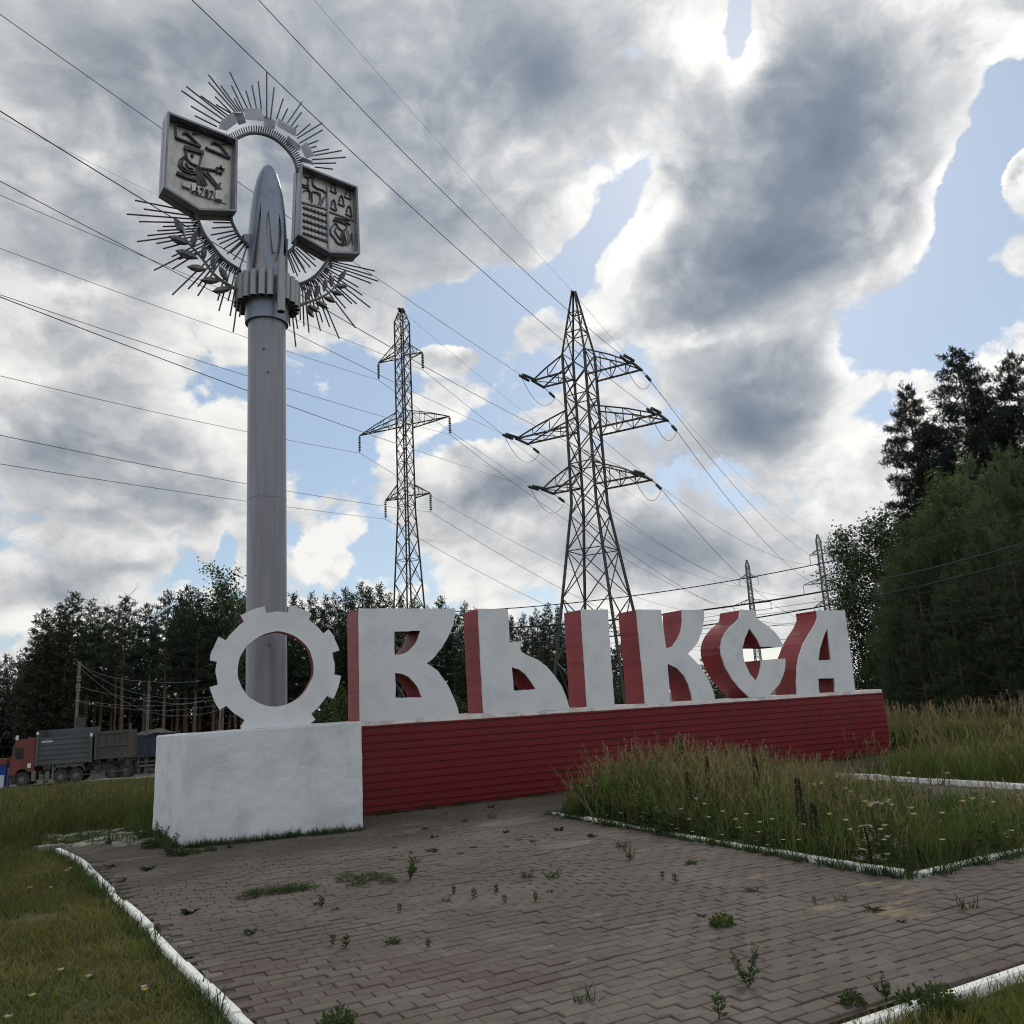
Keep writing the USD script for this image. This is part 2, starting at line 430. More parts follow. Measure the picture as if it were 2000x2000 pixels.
material('rocket_steel', (0.185, 0.215, 0.265), 0.34, (0.145, 0.17, 0.215), 2.0, 0.4, 0.65, metallic=0.45, bump=(4, 0.12, 0.03))
material('tube_steel', (0.27, 0.275, 0.28), 0.4, (0.20, 0.205, 0.21), 3.0, 0.4, 0.65, metallic=0.5, stretch=(3, 3, 0.3))
material('frame_steel', (0.21, 0.215, 0.25), 0.42, (0.16, 0.165, 0.19), 3.0, 0.4, 0.65, metallic=0.45)
material('panel_steel', (0.44, 0.42, 0.38), 0.34, (0.33, 0.33, 0.34), 2.4, 0.42, 0.62, metallic=0.6, stretch=(2.5, 2.5, 0.8), col3=(0.36, 0.32, 0.27), scale3=4, lo3=0.6, hi3=0.8, stretch3=(3, 3, 0.3))
material('relief_steel', (0.075, 0.078, 0.085), 0.5, (0.05, 0.05, 0.055), 6, metallic=0.4)
material('ribbon_steel', (0.30, 0.31, 0.33), 0.38, (0.21, 0.22, 0.24), 3, metallic=0.5)
material('ray_steel', (0.10, 0.10, 0.115), 0.5, (0.07, 0.07, 0.08), 4, metallic=0.4)
material('leaf_steel', (0.15, 0.15, 0.15), 0.45, (0.10, 0.10, 0.10), 4, metallic=0.5)
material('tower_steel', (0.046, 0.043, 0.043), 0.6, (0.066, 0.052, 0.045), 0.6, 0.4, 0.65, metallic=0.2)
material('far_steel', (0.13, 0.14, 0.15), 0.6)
material('insulator_glass', (0.035, 0.06, 0.055), 0.2, spec=0.6)
material('wire_metal', (0.045, 0.047, 0.05), 0.5)
material('cable_black', (0.02, 0.02, 0.022), 0.5)
material('pale_wire', (0.2, 0.2, 0.2), 0.5)
material('concrete', (0.13, 0.125, 0.12), 0.9, (0.10, 0.097, 0.09), 2, bump=(10, 0.4, 0.02))
material('kerb_paint', (0.68, 0.68, 0.64), 0.85, (0.50, 0.50, 0.46), 7, 0.5, 0.7, bump=(22, 0.25, 0.012), col3=(0.20, 0.19, 0.16), scale3=13, lo3=0.60, hi3=0.72, jitter=0.06)
material('paver', (0.102, 0.083, 0.071), 0.92, (0.130, 0.111, 0.096), 1.1, 0.46, 0.66, bump=(60, 0.35, 0.004), col3=(0.064, 0.056, 0.052), scale3=12, lo3=0.5, hi3=0.75, jitter=0.11, spec=0.2)
material('paver_red', (0.098, 0.070, 0.064), 0.92, (0.110, 0.09, 0.083), 1.1, 0.46, 0.66, bump=(60, 0.35, 0.004), col3=(0.068, 0.05, 0.047), scale3=12, lo3=0.5, hi3=0.75, jitter=0.11, spec=0.2)
material('paver_field', (0.102, 0.083, 0.071), 0.92, (0.134, 0.114, 0.098), 1.1, 0.46, 0.66, bump=(60, 0.35, 0.004), col3=(0.064, 0.056, 0.052), scale3=12, lo3=0.5, hi3=0.75, island=0.11, spec=0.2)
material('joint_dirt', (0.068, 0.058, 0.050), 0.95, (0.16, 0.148, 0.13), 2.3, 0.5, 0.62, bump=(50, 0.6, 0.01), spec=0.1)
material('sand', (0.20, 0.165, 0.115), 0.95, (0.14, 0.118, 0.088), 5, bump=(40, 0.6, 0.01), spec=0.1)
material('dust', (0.150, 0.134, 0.118), 0.95, (0.125, 0.110, 0.096), 8, bump=(60, 0.5, 0.006), spec=0.1)
material('soil', (0.085, 0.080, 0.042), 0.95, (0.065, 0.074, 0.032), 0.9, 0.4, 0.62, bump=(20, 0.7, 0.03), col3=(0.055, 0.05, 0.028), scale3=4, lo3=0.5, hi3=0.7, spec=0.1)
material('road_gravel', (0.20, 0.19, 0.17), 0.95, (0.15, 0.145, 0.13), 1.2, bump=(12, 0.6, 0.03), spec=0.1)
material('stone', (0.26, 0.25, 0.21), 0.95, (0.17, 0.165, 0.14), 5, bump=(20, 0.7, 0.02), spec=0.1)
material('pine_bark', (0.13, 0.085, 0.06), 0.95, (0.08, 0.06, 0.05), 3, bump=(14, 0.9, 0.05), stretch=(2, 2, 0.4), coords='object')
material('birch_bark', (0.30, 0.29, 0.27), 0.9, (0.08, 0.07, 0.065), 4, 0.5, 0.6, stretch=(1, 1, 2.5), coords='object')
leaf_material('needles_dark', (0.042, 0.075, 0.054), (0.056, 0.088, 0.052), 0.18, jitter=0.3)
leaf_material('needles_rust', (0.05, 0.038, 0.024), (0.036, 0.040, 0.024), 0.10, jitter=0.2)
leaf_material('needles_young', (0.105, 0.160, 0.100), (0.130, 0.185, 0.105), 0.45, jitter=0.4)
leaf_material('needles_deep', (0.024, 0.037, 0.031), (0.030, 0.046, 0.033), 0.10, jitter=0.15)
leaf_material('birch_leaves', (0.065, 0.11, 0.042), (0.09, 0.145, 0.046), 0.4, jitter=0.15)
leaf_material('bush_leaves', (0.04, 0.075, 0.022), (0.06, 0.10, 0.03), 0.4, jitter=0.15)
leaf_material('lawn_blades', (0.175, 0.195, 0.062), (0.245, 0.225, 0.100), 0.5, jitter=0.35, scale=0.9)
leaf_material('meadow_blades', (0.095, 0.145, 0.045), (0.150, 0.150, 0.062), 0.4, jitter=0.3, scale=0.25, grad=(0.25, 0.6, (0.20, 0.19, 0.09)))
leaf_material('bed_blades', (0.120, 0.180, 0.058), (0.175, 0.200, 0.082), 0.48, jitter=0.3, scale=0.9)
leaf_material('seed_stalks', (0.27, 0.25, 0.13), (0.22, 0.22, 0.11), 0.35, jitter=0.3, scale=0.9, grad=(0.2, 0.55, (0.38, 0.30, 0.20)))
leaf_material('weed_leaves', (0.065, 0.11, 0.036), (0.095, 0.135, 0.046), 0.3, jitter=0.3)
leaf_material('dry_weed', (0.060, 0.052, 0.035), (0.04, 0.036, 0.025), 0.2, jitter=0.3)
leaf_material('dock_brown', (0.034, 0.019, 0.013), (0.05, 0.03, 0.018), 0.0, rough=0.95, jitter=0.2)
leaf_material('mullein_yellow', (0.22, 0.22, 0.05), (0.16, 0.18, 0.05), 0.2, jitter=0.1)
leaf_material('petal_white', (0.75, 0.75, 0.72), (0.7, 0.7, 0.66), 0.25, jitter=0.05, tint=(1, 1, 1))
material('flower_yellow', (0.5, 0.36, 0.03), 0.7)
material('cab_red', (0.105, 0.016, 0.012), 0.5, (0.09, 0.016, 0.013), 1.5, spec=0.5)
material('body_grey', (0.066, 0.075, 0.082), 0.6, (0.055, 0.06, 0.06), 0.8, col3=(0.10, 0.097, 0.09), scale3=2.5, lo3=0.58, hi3=0.8)
material('body_brown', (0.066, 0.058, 0.050), 0.7, (0.052, 0.047, 0.042), 0.8, col3=(0.09, 0.08, 0.07), scale3=2.5, lo3=0.58, hi3=0.8)
material('body_navy', (0.022, 0.03, 0.05), 0.55, (0.03, 0.036, 0.05), 0.9, col3=(0.08, 0.08, 0.08), scale3=2.5, lo3=0.6, hi3=0.8)
material('rubber', (0.02, 0.02, 0.02), 0.85, (0.05, 0.047, 0.042), 2.5, 0.45, 0.7)
material('chassis_dark', (0.045, 0.042, 0.038), 0.8, (0.08, 0.072, 0.06), 2, 0.5, 0.7)
material('rim_grey', (0.11, 0.105, 0.095), 0.7)
material('cab_glass', (0.015, 0.017, 0.018), 0.08, spec=0.6)
material('decal_white', (0.5, 0.5, 0.5), 0.6)
material('kiosk_blue', (0.012, 0.045, 0.22), 0.5)
material('roof_rust', (0.15, 0.045, 0.025), 0.7)

# ------------------------------------------------------------------ ground
def sstep(a, b, x):
    t = np.clip((np.asarray(x, float) - a) / (b - a), 0, 1)
    return t * t * (3 - 2 * t)

KERB_LEFT = [on_z(*p, 0.03)[:2] for p in [(113, 1657), (160, 1679), (170, 1687), (219, 1737), (280, 1795), (357, 1875), (431, 1948), (485, 2000)]]
KERB_LEFT.append(KERB_LEFT[-1] + (KERB_LEFT[-1] - KERB_LEFT[-2]) * 3.0)
BED_X0, BED_X1, BED_Y0, BED_Y1 = 6.38, 10.4, 5.03, 10.75
BED2_X0, BED2_Y1 = 12.15, 10.75
NEAR_Y = 3.17
plaza_poly = Polygon([tuple(p) for p in KERB_LEFT] + [(KERB_LEFT[-1][0] + 0.1, NEAR_Y), (14, NEAR_Y), (18, NEAR_Y), (18, 5.03), (BED2_X0, 5.03), (BED2_X0, BED2_Y1), (17.2, BED2_Y1), (17.2, 13.2), (1.6, 14.2), (0.6, 14.3)]).buffer(0)
bed_poly = sbox(BED_X0, BED_Y0, BED_X1, BED_Y1)
paved = plaza_poly.difference(bed_poly)

def height(x, y):
    x, y = np.asarray(x, float), np.asarray(y, float)
    z = -0.0445 * np.clip(y - 15, 0, 62)
    p = np.stack([x, y, 0 * x], -1)
    far = sstep(12, 40, np.hypot(x, y))
    z = z + (meshkit.fbm(p * 0.35, 3, 5) - 0.5) * (0.06 + 0.25 * far) - 0.07
    z = z + 0.045 * sstep(3.6, 2.9, y) * sstep(0.9, 1.4, x)
    z = z + 0.05 * sstep(10.2, 8.8, y) * sstep(1.8, 1.0, x)
    return z

def is_in(poly, x, y):
    return shapely.contains_xy(poly, np.asarray(x, float), np.asarray(y, float))

ax = np.concatenate([[-4000, -1500, -600, -250, -120, -70], np.arange(-40, -8, 2.0), np.arange(-8, 24, 0.4), np.arange(24, 120, 2.5), [130, 160, 220, 400, 900, 2000, 4000]])
ay = np.concatenate([[-4000, -1200, -400, -120, -50, -20], np.arange(-8, 18, 0.4), np.arange(18, 120, 2.5), [130, 160, 220, 400, 900, 2000, 4000]])
gx, gy = np.meshgrid(ax, ay, indexing='ij')
gz = height(gx, gy)
big_poly = plaza_poly.buffer(-0.35)
gz = np.where(is_in(big_poly, gx, gy), -0.16, gz)
gz = np.where(is_in(sbox(BED_X0 + .1, BED_Y0 + .1, BED_X1 - .1, BED_Y1 - .1), gx, gy), -0.03 + (meshkit.fbm(np.stack([gx, gy, 0 * gx], -1) * 1.2, 3, 7) - 0.5) * 0.1, gz)
i, j = np.meshgrid(np.arange(len(ax) - 1), np.arange(len(ay) - 1), indexing='ij')
k = len(ay)
obj('ground', (np.stack([gx, gy, gz], -1).reshape(-1, 3), np.stack([i * k + j, (i + 1) * k + j, (i + 1) * k + j + 1, i * k + j + 1], -1).reshape(-1, 4)), 'soil', kind='structure', smooth=True)

def ground_z(x, y):
    return float(height(np.array(x), np.array(y)))

# ------------------------------------------------------------------ paved square: bedding, kerbs, bricks
square = thing('paved_square', kind='structure')
m = MB(); m.prism(paved, ((0, 0, 0), (1, 0, 0), (0, 1, 0), (0, 0, 1)), -0.15, -0.045)
obj('joint_bed', m, 'joint_dirt', square)
rng = np.random.default_rng(11)

def wave(x, y):
    p = np.stack([x, y, 0 * x], -1)
    a = meshkit.fbm(p * 0.55, 2, 21) - 0.5; b = meshkit.fbm(p * 0.55, 2, 22) - 0.5; c = meshkit.fbm(p * 0.8, 3, 23) - 0.5
    return a * 0.10, b * 0.16, c * 0.034

bx, by = np.arange(0, 17.3, 0.1), np.arange(NEAR_Y, 14.3, 0.1)
vx, vy = np.meshgrid(bx, by, indexing='ij')
nb = len(by); ii, jj = np.meshgrid(np.arange(len(bx) - 1), np.arange(nb - 1), indexing='ij')
ok = is_in(paved.buffer(-0.06), vx[:-1, :-1] + .05, vy[:-1, :-1] + .05)
q_ = np.stack([ii * nb + jj, (ii + 1) * nb + jj, (ii + 1) * nb + jj + 1, ii * nb + jj + 1], -1)[ok]
u_, inv_ = np.unique(q_, return_inverse=True)
obj('joint_filling', (np.stack([vx, vy, wave(vx, vy)[2] - 0.011], -1).reshape(-1, 3)[u_], inv_.reshape(q_.shape)), 'joint_dirt', square, smooth=True)
cen = []
for r_ in range(int((13.6 - NEAR_Y) / 0.104)):
    y = NEAR_Y + 0.06 + r_ * 0.104
    off = (0.102 if r_ % 2 else 0.0) + rng.normal(0, 0.02)
    for x in np.arange(0.0 + off, 17.2, 0.205):
        cen.append((x, y))
cen = np.array(cen)
cen = cen[is_in(paved.buffer(-0.085), cen[:, 0], cen[:, 1])]
proj = np.array([shown((x, y, 0)) for x, y in cen])
dep = np.array([(np.array([x, y, 0]) - EYE) @ CF for x, y in cen])
keep = (dep > 1.5) & (proj[:, 0] > -260) & (proj[:, 0] < 2260) & (proj[:, 1] < 2330)
under = is_in(sbox(3.9, 12.95, 16.4, 14.0).union(Polygon([(1.7, 12), (3.8, 11.7), (4, 13.9), (1.55, 13.9)])), cen[:, 0], cen[:, 1])
cen, proj, dep = cen[keep & ~under], proj[keep & ~under], dep[keep & ~under]
N = len(cen)
hx, hy, bv, dp = 0.1000, 0.0494, 0.0042, 0.045
corner = np.array([[-1, -1], [1, -1], [1, 1], [-1, 1]], float)
loc = np.concatenate([corner * [hx - bv, hy - bv], corner * [hx, hy], corner * [hx, hy]])
lz = np.array([0.0] * 4 + [-bv] * 4 + [-dp] * 4)
rot = rng.normal(0, 0.011, N); sz = 1 + rng.normal(0, 0.006, (N, 1))
c_, s_ = np.cos(rot)[:, None], np.sin(rot)[:, None]
lx = loc[None, :, 0] * sz * c_ - loc[None, :, 1] * s_
ly = loc[None, :, 0] * s_ + loc[None, :, 1] * sz * c_
tx, ty = rng.normal(0, 0.007, (N, 1)), rng.normal(0, 0.010, (N, 1))
X = cen[:, :1] + lx; Y = cen[:, 1:] + ly
dx, dy, dz = wave(np.repeat(cen[:, :1], 12, 1), np.repeat(cen[:, 1:], 12, 1))
sunk = rng.normal(0, 0.0022, (N, 1))
V = np.stack([X + dx, Y + dy, lz[None] + dz + sunk + tx * lx + ty * ly], -1)
bf = [[0, 1, 2, 3]] + [[4 + q, 4 + (q + 1) % 4, (q + 1) % 4, q] for q in range(4)] + [[8 + q, 8 + (q + 1) % 4, 4 + (q + 1) % 4, 4 + q] for q in range(4)]
bf = np.array(bf)
inside = (proj[:, 0] > -10) & (proj[:, 0] < 2010) & (proj[:, 1] < 2015)
score = np.where(inside, 1 / dep, 0)
order = np.argsort(-score)
single, rest = order[:300], order[300:]
for q in single:
    n_red = meshkit.noise(np.array([cen[q, 0] * 1.3, cen[q, 1] * 1.3, 2.0]), 4) + rng.normal(0, 0.12)
    obj('brick', (V[q], bf), 'paver_red' if n_red > 0.72 else 'paver', square)
off = (np.arange(len(rest)) * 12)[:, None, None]
pth = obj('brick_field', (V[rest].reshape(-1, 3), (bf[None] + off).reshape(-1, 4)), 'paver_field', square, kind='stuff')

def blot(cx, cy, rx, ry, z, seed, n=26, hgt=0.012, jag=0.35):
    """A low heap with a ragged rim."""
    an = np.arange(n) * 2 * np.pi / n
    rr = 1 + jag * (meshkit.fbm(np.stack([np.cos(an) * 1.6, np.sin(an) * 1.6, an * 0 + seed], -1), 4, seed) - 0.5) * 2
    v, f = [(cx, cy, z + hgt)], []
    for ring, (k_, zz) in enumerate(((0.45, hgt * 0.85), (0.8, hgt * 0.45), (1.0, -0.012))):
        for q in range(n):
            v.append((cx + rx * rr[q] * k_ * math.cos(an[q]), cy + ry * rr[q] * k_ * math.sin(an[q]), z + zz + 0.15 * hgt * math.sin(q * 2.7 + seed)))
    for q in range(n):
        f.append([0, 1 + q, 1 + (q + 1) % n])
        for ring in (0, 1):
            a = 1 + ring * n + q; b = 1 + ring * n + (q + 1) % n
            f += [[a, a + n, b + n], [a, b + n, b]]
    return np.array(v), np.array(f)

def plaza_z(x, y):
    return float(wave(np.array([x]), np.array([y]))[2][0])

sand = MB()
for (px, py, rx, ry) in [(1475, 1713, .17, .07), (1500, 1720, .1, .04), (1600, 1777, .17, .07), (1625, 1772, .14, .05), (1585, 1785, .08, .04), (1770, 1780, .26, .10), (1735, 1772, .15, .07), (1800, 1788, .14, .06), (1752, 1765, .2, .05), (1745, 1732, .30, .06), (1690, 1728, .2, .05), (1790, 1738, .22, .05), (1720, 1745, .1, .05)]:
    p = on_z(px, py); sand.add(*blot(p[0], p[1], rx, ry, plaza_z(p[0], p[1]), int(px), n=44, hgt=0.009, jag=0.85))
obj('sand_patch', sand, 'sand', kind='stuff', label='pale sand washed over the bricks by the flower bed corner', category='sand')
dust = MB()
for (px, py, rx, ry) in [(820, 1790, .14, .05), (970, 1835, .10, .05), (1050, 1855, .14, .05), (1130, 1880, .10, .05), (1245, 1810, .12, .05), (1160, 1790, .14, .05), (1390, 1830, .12, .05), (1040, 1600, .9, .35),
                         (1250, 1925, .09, .04), (760, 1560, .8, .3), (900, 1565, .9, .35), (1300, 1590, .5, .2), (1480, 1630, .5, .2), (820, 1620, .6, .2), (1100, 1650, .5, .18), (250, 1680, .4, .15)]:
    p = on_z(px, py)
    dust.add(*blot(p[0], p[1], rx, ry, plaza_z(p[0], p[1]), int(px) + 3, hgt=0.004, jag=0.6))
obj('dust_film', dust, 'dust', kind='stuff', label='grey dust lying in the low spots of the brick square', category='dust')

SECTION = Polygon([(-0.04, -0.2), (0.04, -0.2), (0.04, -0.012), (0.030, 0), (-0.030, 0), (-0.04, -0.012)])
def kerb(points, label, top=0.045, length=0.8, seed=0, thin=1.0):
    r = np.random.default_rng(seed)
    t = thing('kerb', label, 'kerb', kind='structure', loc=(points[0][0], points[0][1], 0))
    pts = [np.asarray(p, float)[:2] for p in points]
    line = LineString(pts); n = max(1, int(round(line.length / length)))
    for q in range(n):
        a, b = line.interpolate(q / n, normalized=True), line.interpolate((q + 1) / n, True)
        mid = line.interpolate((q + 0.5) / n, True)
        a, b = np.array([a.x, a.y]), np.array([b.x, b.y])
        d = unit(b - a); nrm = np.array([-d[1], d[0]])
        sh = nrm * r.normal(0, 0.006); zt = top + r.normal(0, 0.006); tilt = r.normal(0, 0.008)
        L = np.linalg.norm(b - a) - 0.012
        mm = MB().prism(SECTION, ((*(a + sh + d * 0.006), zt), (*(nrm * thin), r.normal(0, 0.03)), (0, 0, 1), (*d, tilt)), 0, L)
        obj('kerb_stone', mm, 'kerb_paint', t)
    return t
kerb(KERB_LEFT, 'white painted kerb curving along the lawn left of the brick square', 0.03, 0.62, 1, 0.72)
kerb([(BED_X0 + .02, BED_Y1), (BED_X0, BED_Y0 + 0.05)], 'white kerb running from the red wall along the tall grass', 0.03, 0.8, 2)
kerb([(BED_X0 + 0.12, BED_Y0), (BED_X1, BED_Y0)], 'white kerb on the near side of the tall grass bed at right edge', 0.03, 0.8, 3)
kerb([(BED2_X0, BED2_Y1), (BED2_X0, 5.03)], 'white kerb across the far bed right of the red wall', 0.07, 0.9, 4)
kerb([(1.4, NEAR_Y), (12, NEAR_Y)], 'white kerb in the bottom right corner by the grass', -0.002, 0.9, 5)

# broken slabs at the far left end of the square
rng = np.random.default_rng(5)
stones = MB()
for q in range(46):
    px, py = rng.uniform(100, 292), rng.uniform(1625, 1652)
    p = on_z(px, py); r0 = rng.uniform(0.08, 0.2)
    an = np.sort(rng.uniform(0, 2 * np.pi, 7))
    poly = Polygon([(p[0] + r0 * 1.3 * math.cos(a) * rng.uniform(.7, 1.2), p[1] + r0 * math.sin(a) * rng.uniform(.7, 1.2)) for a in an]).convex_hull
    stones.prism(shapely.affinity.translate(poly, -p[0], -p[1]), ((p[0], p[1], 0), (1, 0, rng.normal(0, .05)), (0, 1, rng.normal(0, .05)), (0, 0, 1)), -0.08, rng.uniform(0.0, 0.03))
obj('rubble', stones, 'stone', kind='stuff', label='flat broken slabs with weeds left of the white plinth', category='rubble')

# ------------------------------------------------------------------ white plinth with the gear emblem
from manifold3d import Manifold
def lumpy(corners, z0, z1, r=0.03, size=0.06, amp=0.012, seed=3, top_tilt=None):
    sp = trimesh.creation.icosphere(2, r)
    hull = []
    for q, (x, y) in enumerate(corners):
        for z in (z0, (z1 if np.ndim(z1) == 0 else z1[q]) - r):
            c = np.array([x, y, z]); ctr = np.mean(corners, 0)
            c[:2] += unit(ctr - c[:2]) * (r * 0.9 if z > z0 else r * 0.4)
            hull.append(sp.vertices + c)
    t = trimesh.convex.convex_hull(np.vstack(hull))
    v, f = trimesh.remesh.subdivide_to_size(t.vertices, t.faces, size)
    t = trimesh.Trimesh(v, f, process=True)
    n = t.vertex_normals
    d = (meshkit.fbm(t.vertices * 2.2, 3, seed) - 0.5) * amp * 1.6 + (meshkit.fbm(t.vertices * 9, 3, seed + 9) - 0.5) * amp
    return t.vertices + n * d[:, None], t.faces

FL, FR, BL_, BR_ = np.array([1.645, 11.93]), np.array([3.87, 11.588]), np.array([1.50, 13.95]), np.array([4.10, 13.95])
plinth = thing('white_plinth', 'rough white plastered concrete block under the gear and the tall pole', 'plinth', (2.8, 12.8, 0))
obj('block', lumpy([FL, FR, BR_, BL_], -0.1, [1.40, 1.425, 1.40, 1.36], 0.028, 0.06, 0.013), 'white_plaster', plinth, smooth=True)

ef = unit(np.array([*(FR - FL), 0])); nf = np.array([ef[1], -ef[0], 0])          # along the front, out of the front
G0 = on_plane(540, 1306, np.array([*FL, 0]) - nf * 0.16, nf)
gear_shape = Point(0, 0).buffer(0.79, 48)
for a in (112, 68, 25.5, -19.5, 160, 204.5, 249.5, -64.5):
    w = 11.8
    gear_shape = gear_shape.union(Polygon([(0.6 * math.cos(math.radians(a + q)), 0.6 * math.sin(math.radians(a + q))) for q in (w, -w)] + [(0.89 * math.cos(math.radians(a + q)), 0.89 * math.sin(math.radians(a + q))) for q in np.linspace(-w * 0.92, w * 0.92, 6)]))
foot = 1.395 - G0[2]
gear_shape = gear_shape.union(Polygon([(-0.42, -0.72), (0.42, -0.72), (0.46, foot), (-0.46, foot)]))
gear_shape = gear_shape.difference(Point(0, 0.0).buffer(0.508, 48)).intersection(sbox(-2, foot, 2, 2))
def rough_outline(poly, amp=0.004, step=0.05, seed=1):
    out = []
    for g in getattr(poly, 'geoms', [poly]):
        rings = []
        for ring in [g.exterior, *g.interiors]:
            p = np.array(shapely.segmentize(ring, step).coords)[:-1]
            q = np.stack([p[:, 0], p[:, 1], 0 * p[:, 0]], -1)
            d = np.stack([meshkit.fbm(q * 9, 2, seed) - .5, meshkit.fbm(q * 9, 2, seed + 1) - .5], -1) * amp * 4
            rings.append(p + d)
        out.append(Polygon(rings[0], rings[1:]).buffer(0))
    return unary_union(out)
gear_shape = rough_outline(gear_shape, 0.005, 0.05, 4)
gf = (G0, ef, (0, 0, 1), -nf)
gp = obj('gear', MB().prism(gear_shape, gf, 0, 0.03), 'white_paint', plinth)
obj('gear_side', MB().prism(gear_shape.buffer(-0.005), gf, 0.03, 0.34), 'red_paint', gp)

# ------------------------------------------------------------------ red wall with the letters
WY = 12.92
wall = thing('name_sign', 'long red wall carrying big white letters with red sides', 'sign', (10.3, 13.4, 0))
obj('base_core', MB().box((10.15, 13.42, 0.66), (12.4, 0.92, 1.32)), 'red_paint', wall)
prof, z = [(0.05, 0.0)], 0.05
while z < 1.31:
    for dz_, o in ((0.080, 0.0), (0.090, -0.022), (0.106, -0.022), (0.116, 0.0)):
        prof.append((min(z + dz_, 1.325), o))
    z += 0.116
prof = np.array(prof)
rng = np.random.default_rng(8)
for q in range(6):
    xa, xb = 3.92 + q * 2.08, min(3.92 + (q + 1) * 2.08 + 0.03, 16.405)
    xs = np.linspace(xa, xb, 9)
    lay = 0.0025 * (q % 2) + 0.004
    vx, vz = np.meshgrid(xs, prof[:, 0], indexing='ij')
    bend = (meshkit.fbm(np.stack([vx * 1.1, vz * 2, vx * 0 + q], -1), 3, 31) - 0.5) * 0.010
    vy = WY - 0.002 - lay + prof[None, :, 1] + bend
    n1 = len(prof); ii, jj = np.meshgrid(np.arange(8), np.arange(n1 - 1), indexing='ij')
    f = np.stack([ii * n1 + jj, (ii + 1) * n1 + jj, (ii + 1) * n1 + jj + 1, ii * n1 + jj + 1], -1).reshape(-1, 4)
    v = np.stack([vx, vy, vz], -1).reshape(-1, 3)
    back = v + [0, 0.003, 0]
    obj('cladding_sheet', MB().add(v, f).add(back, f[:, ::-1]), 'red_cladding', wall)
# white cap of the wall, uneven at its front edge
cap = MB(); xs = np.linspace(3.95, 16.37, 120)
e = 0.018 * (meshkit.fbm(np.stack([xs * 2.3, xs * 0, xs * 0], -1), 4, 41) - 0.5)
zt_ = 1.40 + 0.03 * (meshkit.fbm(np.stack([xs * 0.8, xs * 0, xs * 0], -1), 3, 42) - 0.5)
rows = np.stack([np.stack([xs, WY + 0.03 + e, 0 * xs + 1.30], -1), np.stack([xs, WY - 0.012 + e, 0 * xs + 1.332 + e], -1), np.stack([xs, WY - 0.008 + e, zt_ - 0.012], -1), np.stack([xs, WY + 0.012 + e, zt_], -1), np.stack([xs, 0 * xs + 13.86, zt_], -1), np.stack([xs, 0 * xs + 13.89, zt_ - 0.1], -1)])
nr, nx = rows.shape[:2]
ii, jj = np.meshgrid(np.arange(nr - 1), np.arange(nx - 1), indexing='ij')
cap.add(rows.reshape(-1, 3), np.stack([ii * nx + jj, ii * nx + jj + 1, (ii + 1) * nx + jj + 1, (ii + 1) * nx + jj], -1).reshape(-1, 4))
for s in (0, nx - 1):
    cap.add(rows[:, s], [[0, 1, 2], [0, 2, 3], [0, 3, 4], [0, 4, 5]])
obj('cap', cap, 'pale_cap', wall)

def c3(*pts):
    return [on_y(640 + x / 3.22, 1150 + y / 3.22, WY) for x, y in pts]
def c4(*pts):
    return [on_y(1180 + x / 3.22, 1150 + y / 3.22, WY) for x, y in pts]
def flat(pts):
    return [(p[0], max(1.392, 1.392 if p[2] < 1.43 else min(p[2], 3.155) if p[2] < 3.12 else 3.155)) for p in pts]
LETTERS = [
    ('white letter В with red sides, first of the sign', [(flat(c3((195, 128), (803, 128), (800, 170), (785, 235), (755, 310), (715, 375), (660, 440), (622, 468), (655, 488), (690, 515), (730, 570), (765, 625), (795, 690), (815, 745), (828, 790), (203, 838))),
        [flat(c3((418, 268), (582, 264), (570, 310), (548, 350), (510, 390), (470, 410), (420, 420))), flat(c3((425, 528), (470, 535), (510, 555), (545, 590), (570, 630), (592, 682), (427, 685)))])]),
    ('white letter Ы with red sides, made of two separate pieces', [(flat(c3((945, 122), (1133, 122), (1143, 335), (1228, 330), (1213, 350), (1211, 378), (1222, 398), (1250, 415), (1320, 445), (1380, 490), (1430, 550), (1470, 610), (1500, 680), (1524, 750), (980, 783))),
        [flat(c3((1158, 493), (1200, 505), (1245, 540), (1280, 585), (1307, 632), (1170, 640)))]), (flat(c3((1594, 127), (1760, 130), (1803, 735), (1632, 745))), [])]),
    ('white letter К with red sides and curved arms', [(flat(c4((203, 130), (355, 130), (390, 378), (430, 360), (460, 320), (482, 270), (492, 215), (490, 130), (627, 130), (628, 190), (615, 260), (590, 330), (555, 380), (525, 408), (570, 450), (620, 510), (660, 580), (685, 640), (698, 692), (555, 706), (548, 660), (530, 600), (500, 545), (460, 500), (398, 470), (415, 712), (260, 722))), [])]),
    ('white letter С with red sides and an onion shape', [(flat(c4((855, 140), (945, 140), (955, 180), (985, 205), (1030, 235), (1075, 275), (1105, 315), (1128, 365), (985, 364), (960, 315), (912, 250), (885, 310), (870, 370), (875, 430), (890, 480), (915, 535), (952, 580), (975, 535), (985, 490), (988, 450), (1090, 441), (1140, 440), (1138, 490), (1125, 545), (1100, 600), (1065, 640), (1040, 665), (1030, 684), (915, 692), (895, 665), (850, 625), (800, 560), (760, 490), (735, 410), (730, 370), (740, 320), (760, 280), (795, 235), (825, 210), (850, 180))), [])]),
    ('white letter А with red sides, last of the sign', [(flat(c4((1335, 137), (1513, 137), (1580, 650), (1452, 656), (1447, 562), (1345, 565), (1352, 662), (1213, 672), (1210, 590), (1212, 500), (1225, 420), (1255, 340), (1290, 280), (1325, 225), (1342, 185), (1340, 155))), [flat(c4((1403, 248), (1425, 445), (1347, 450), (1355, 390), (1370, 330), (1385, 290)))])]),
]
lf = ((0, WY - 0.006, 0), (1, 0, 0), (0, 0, 1), (0, 1, 0))
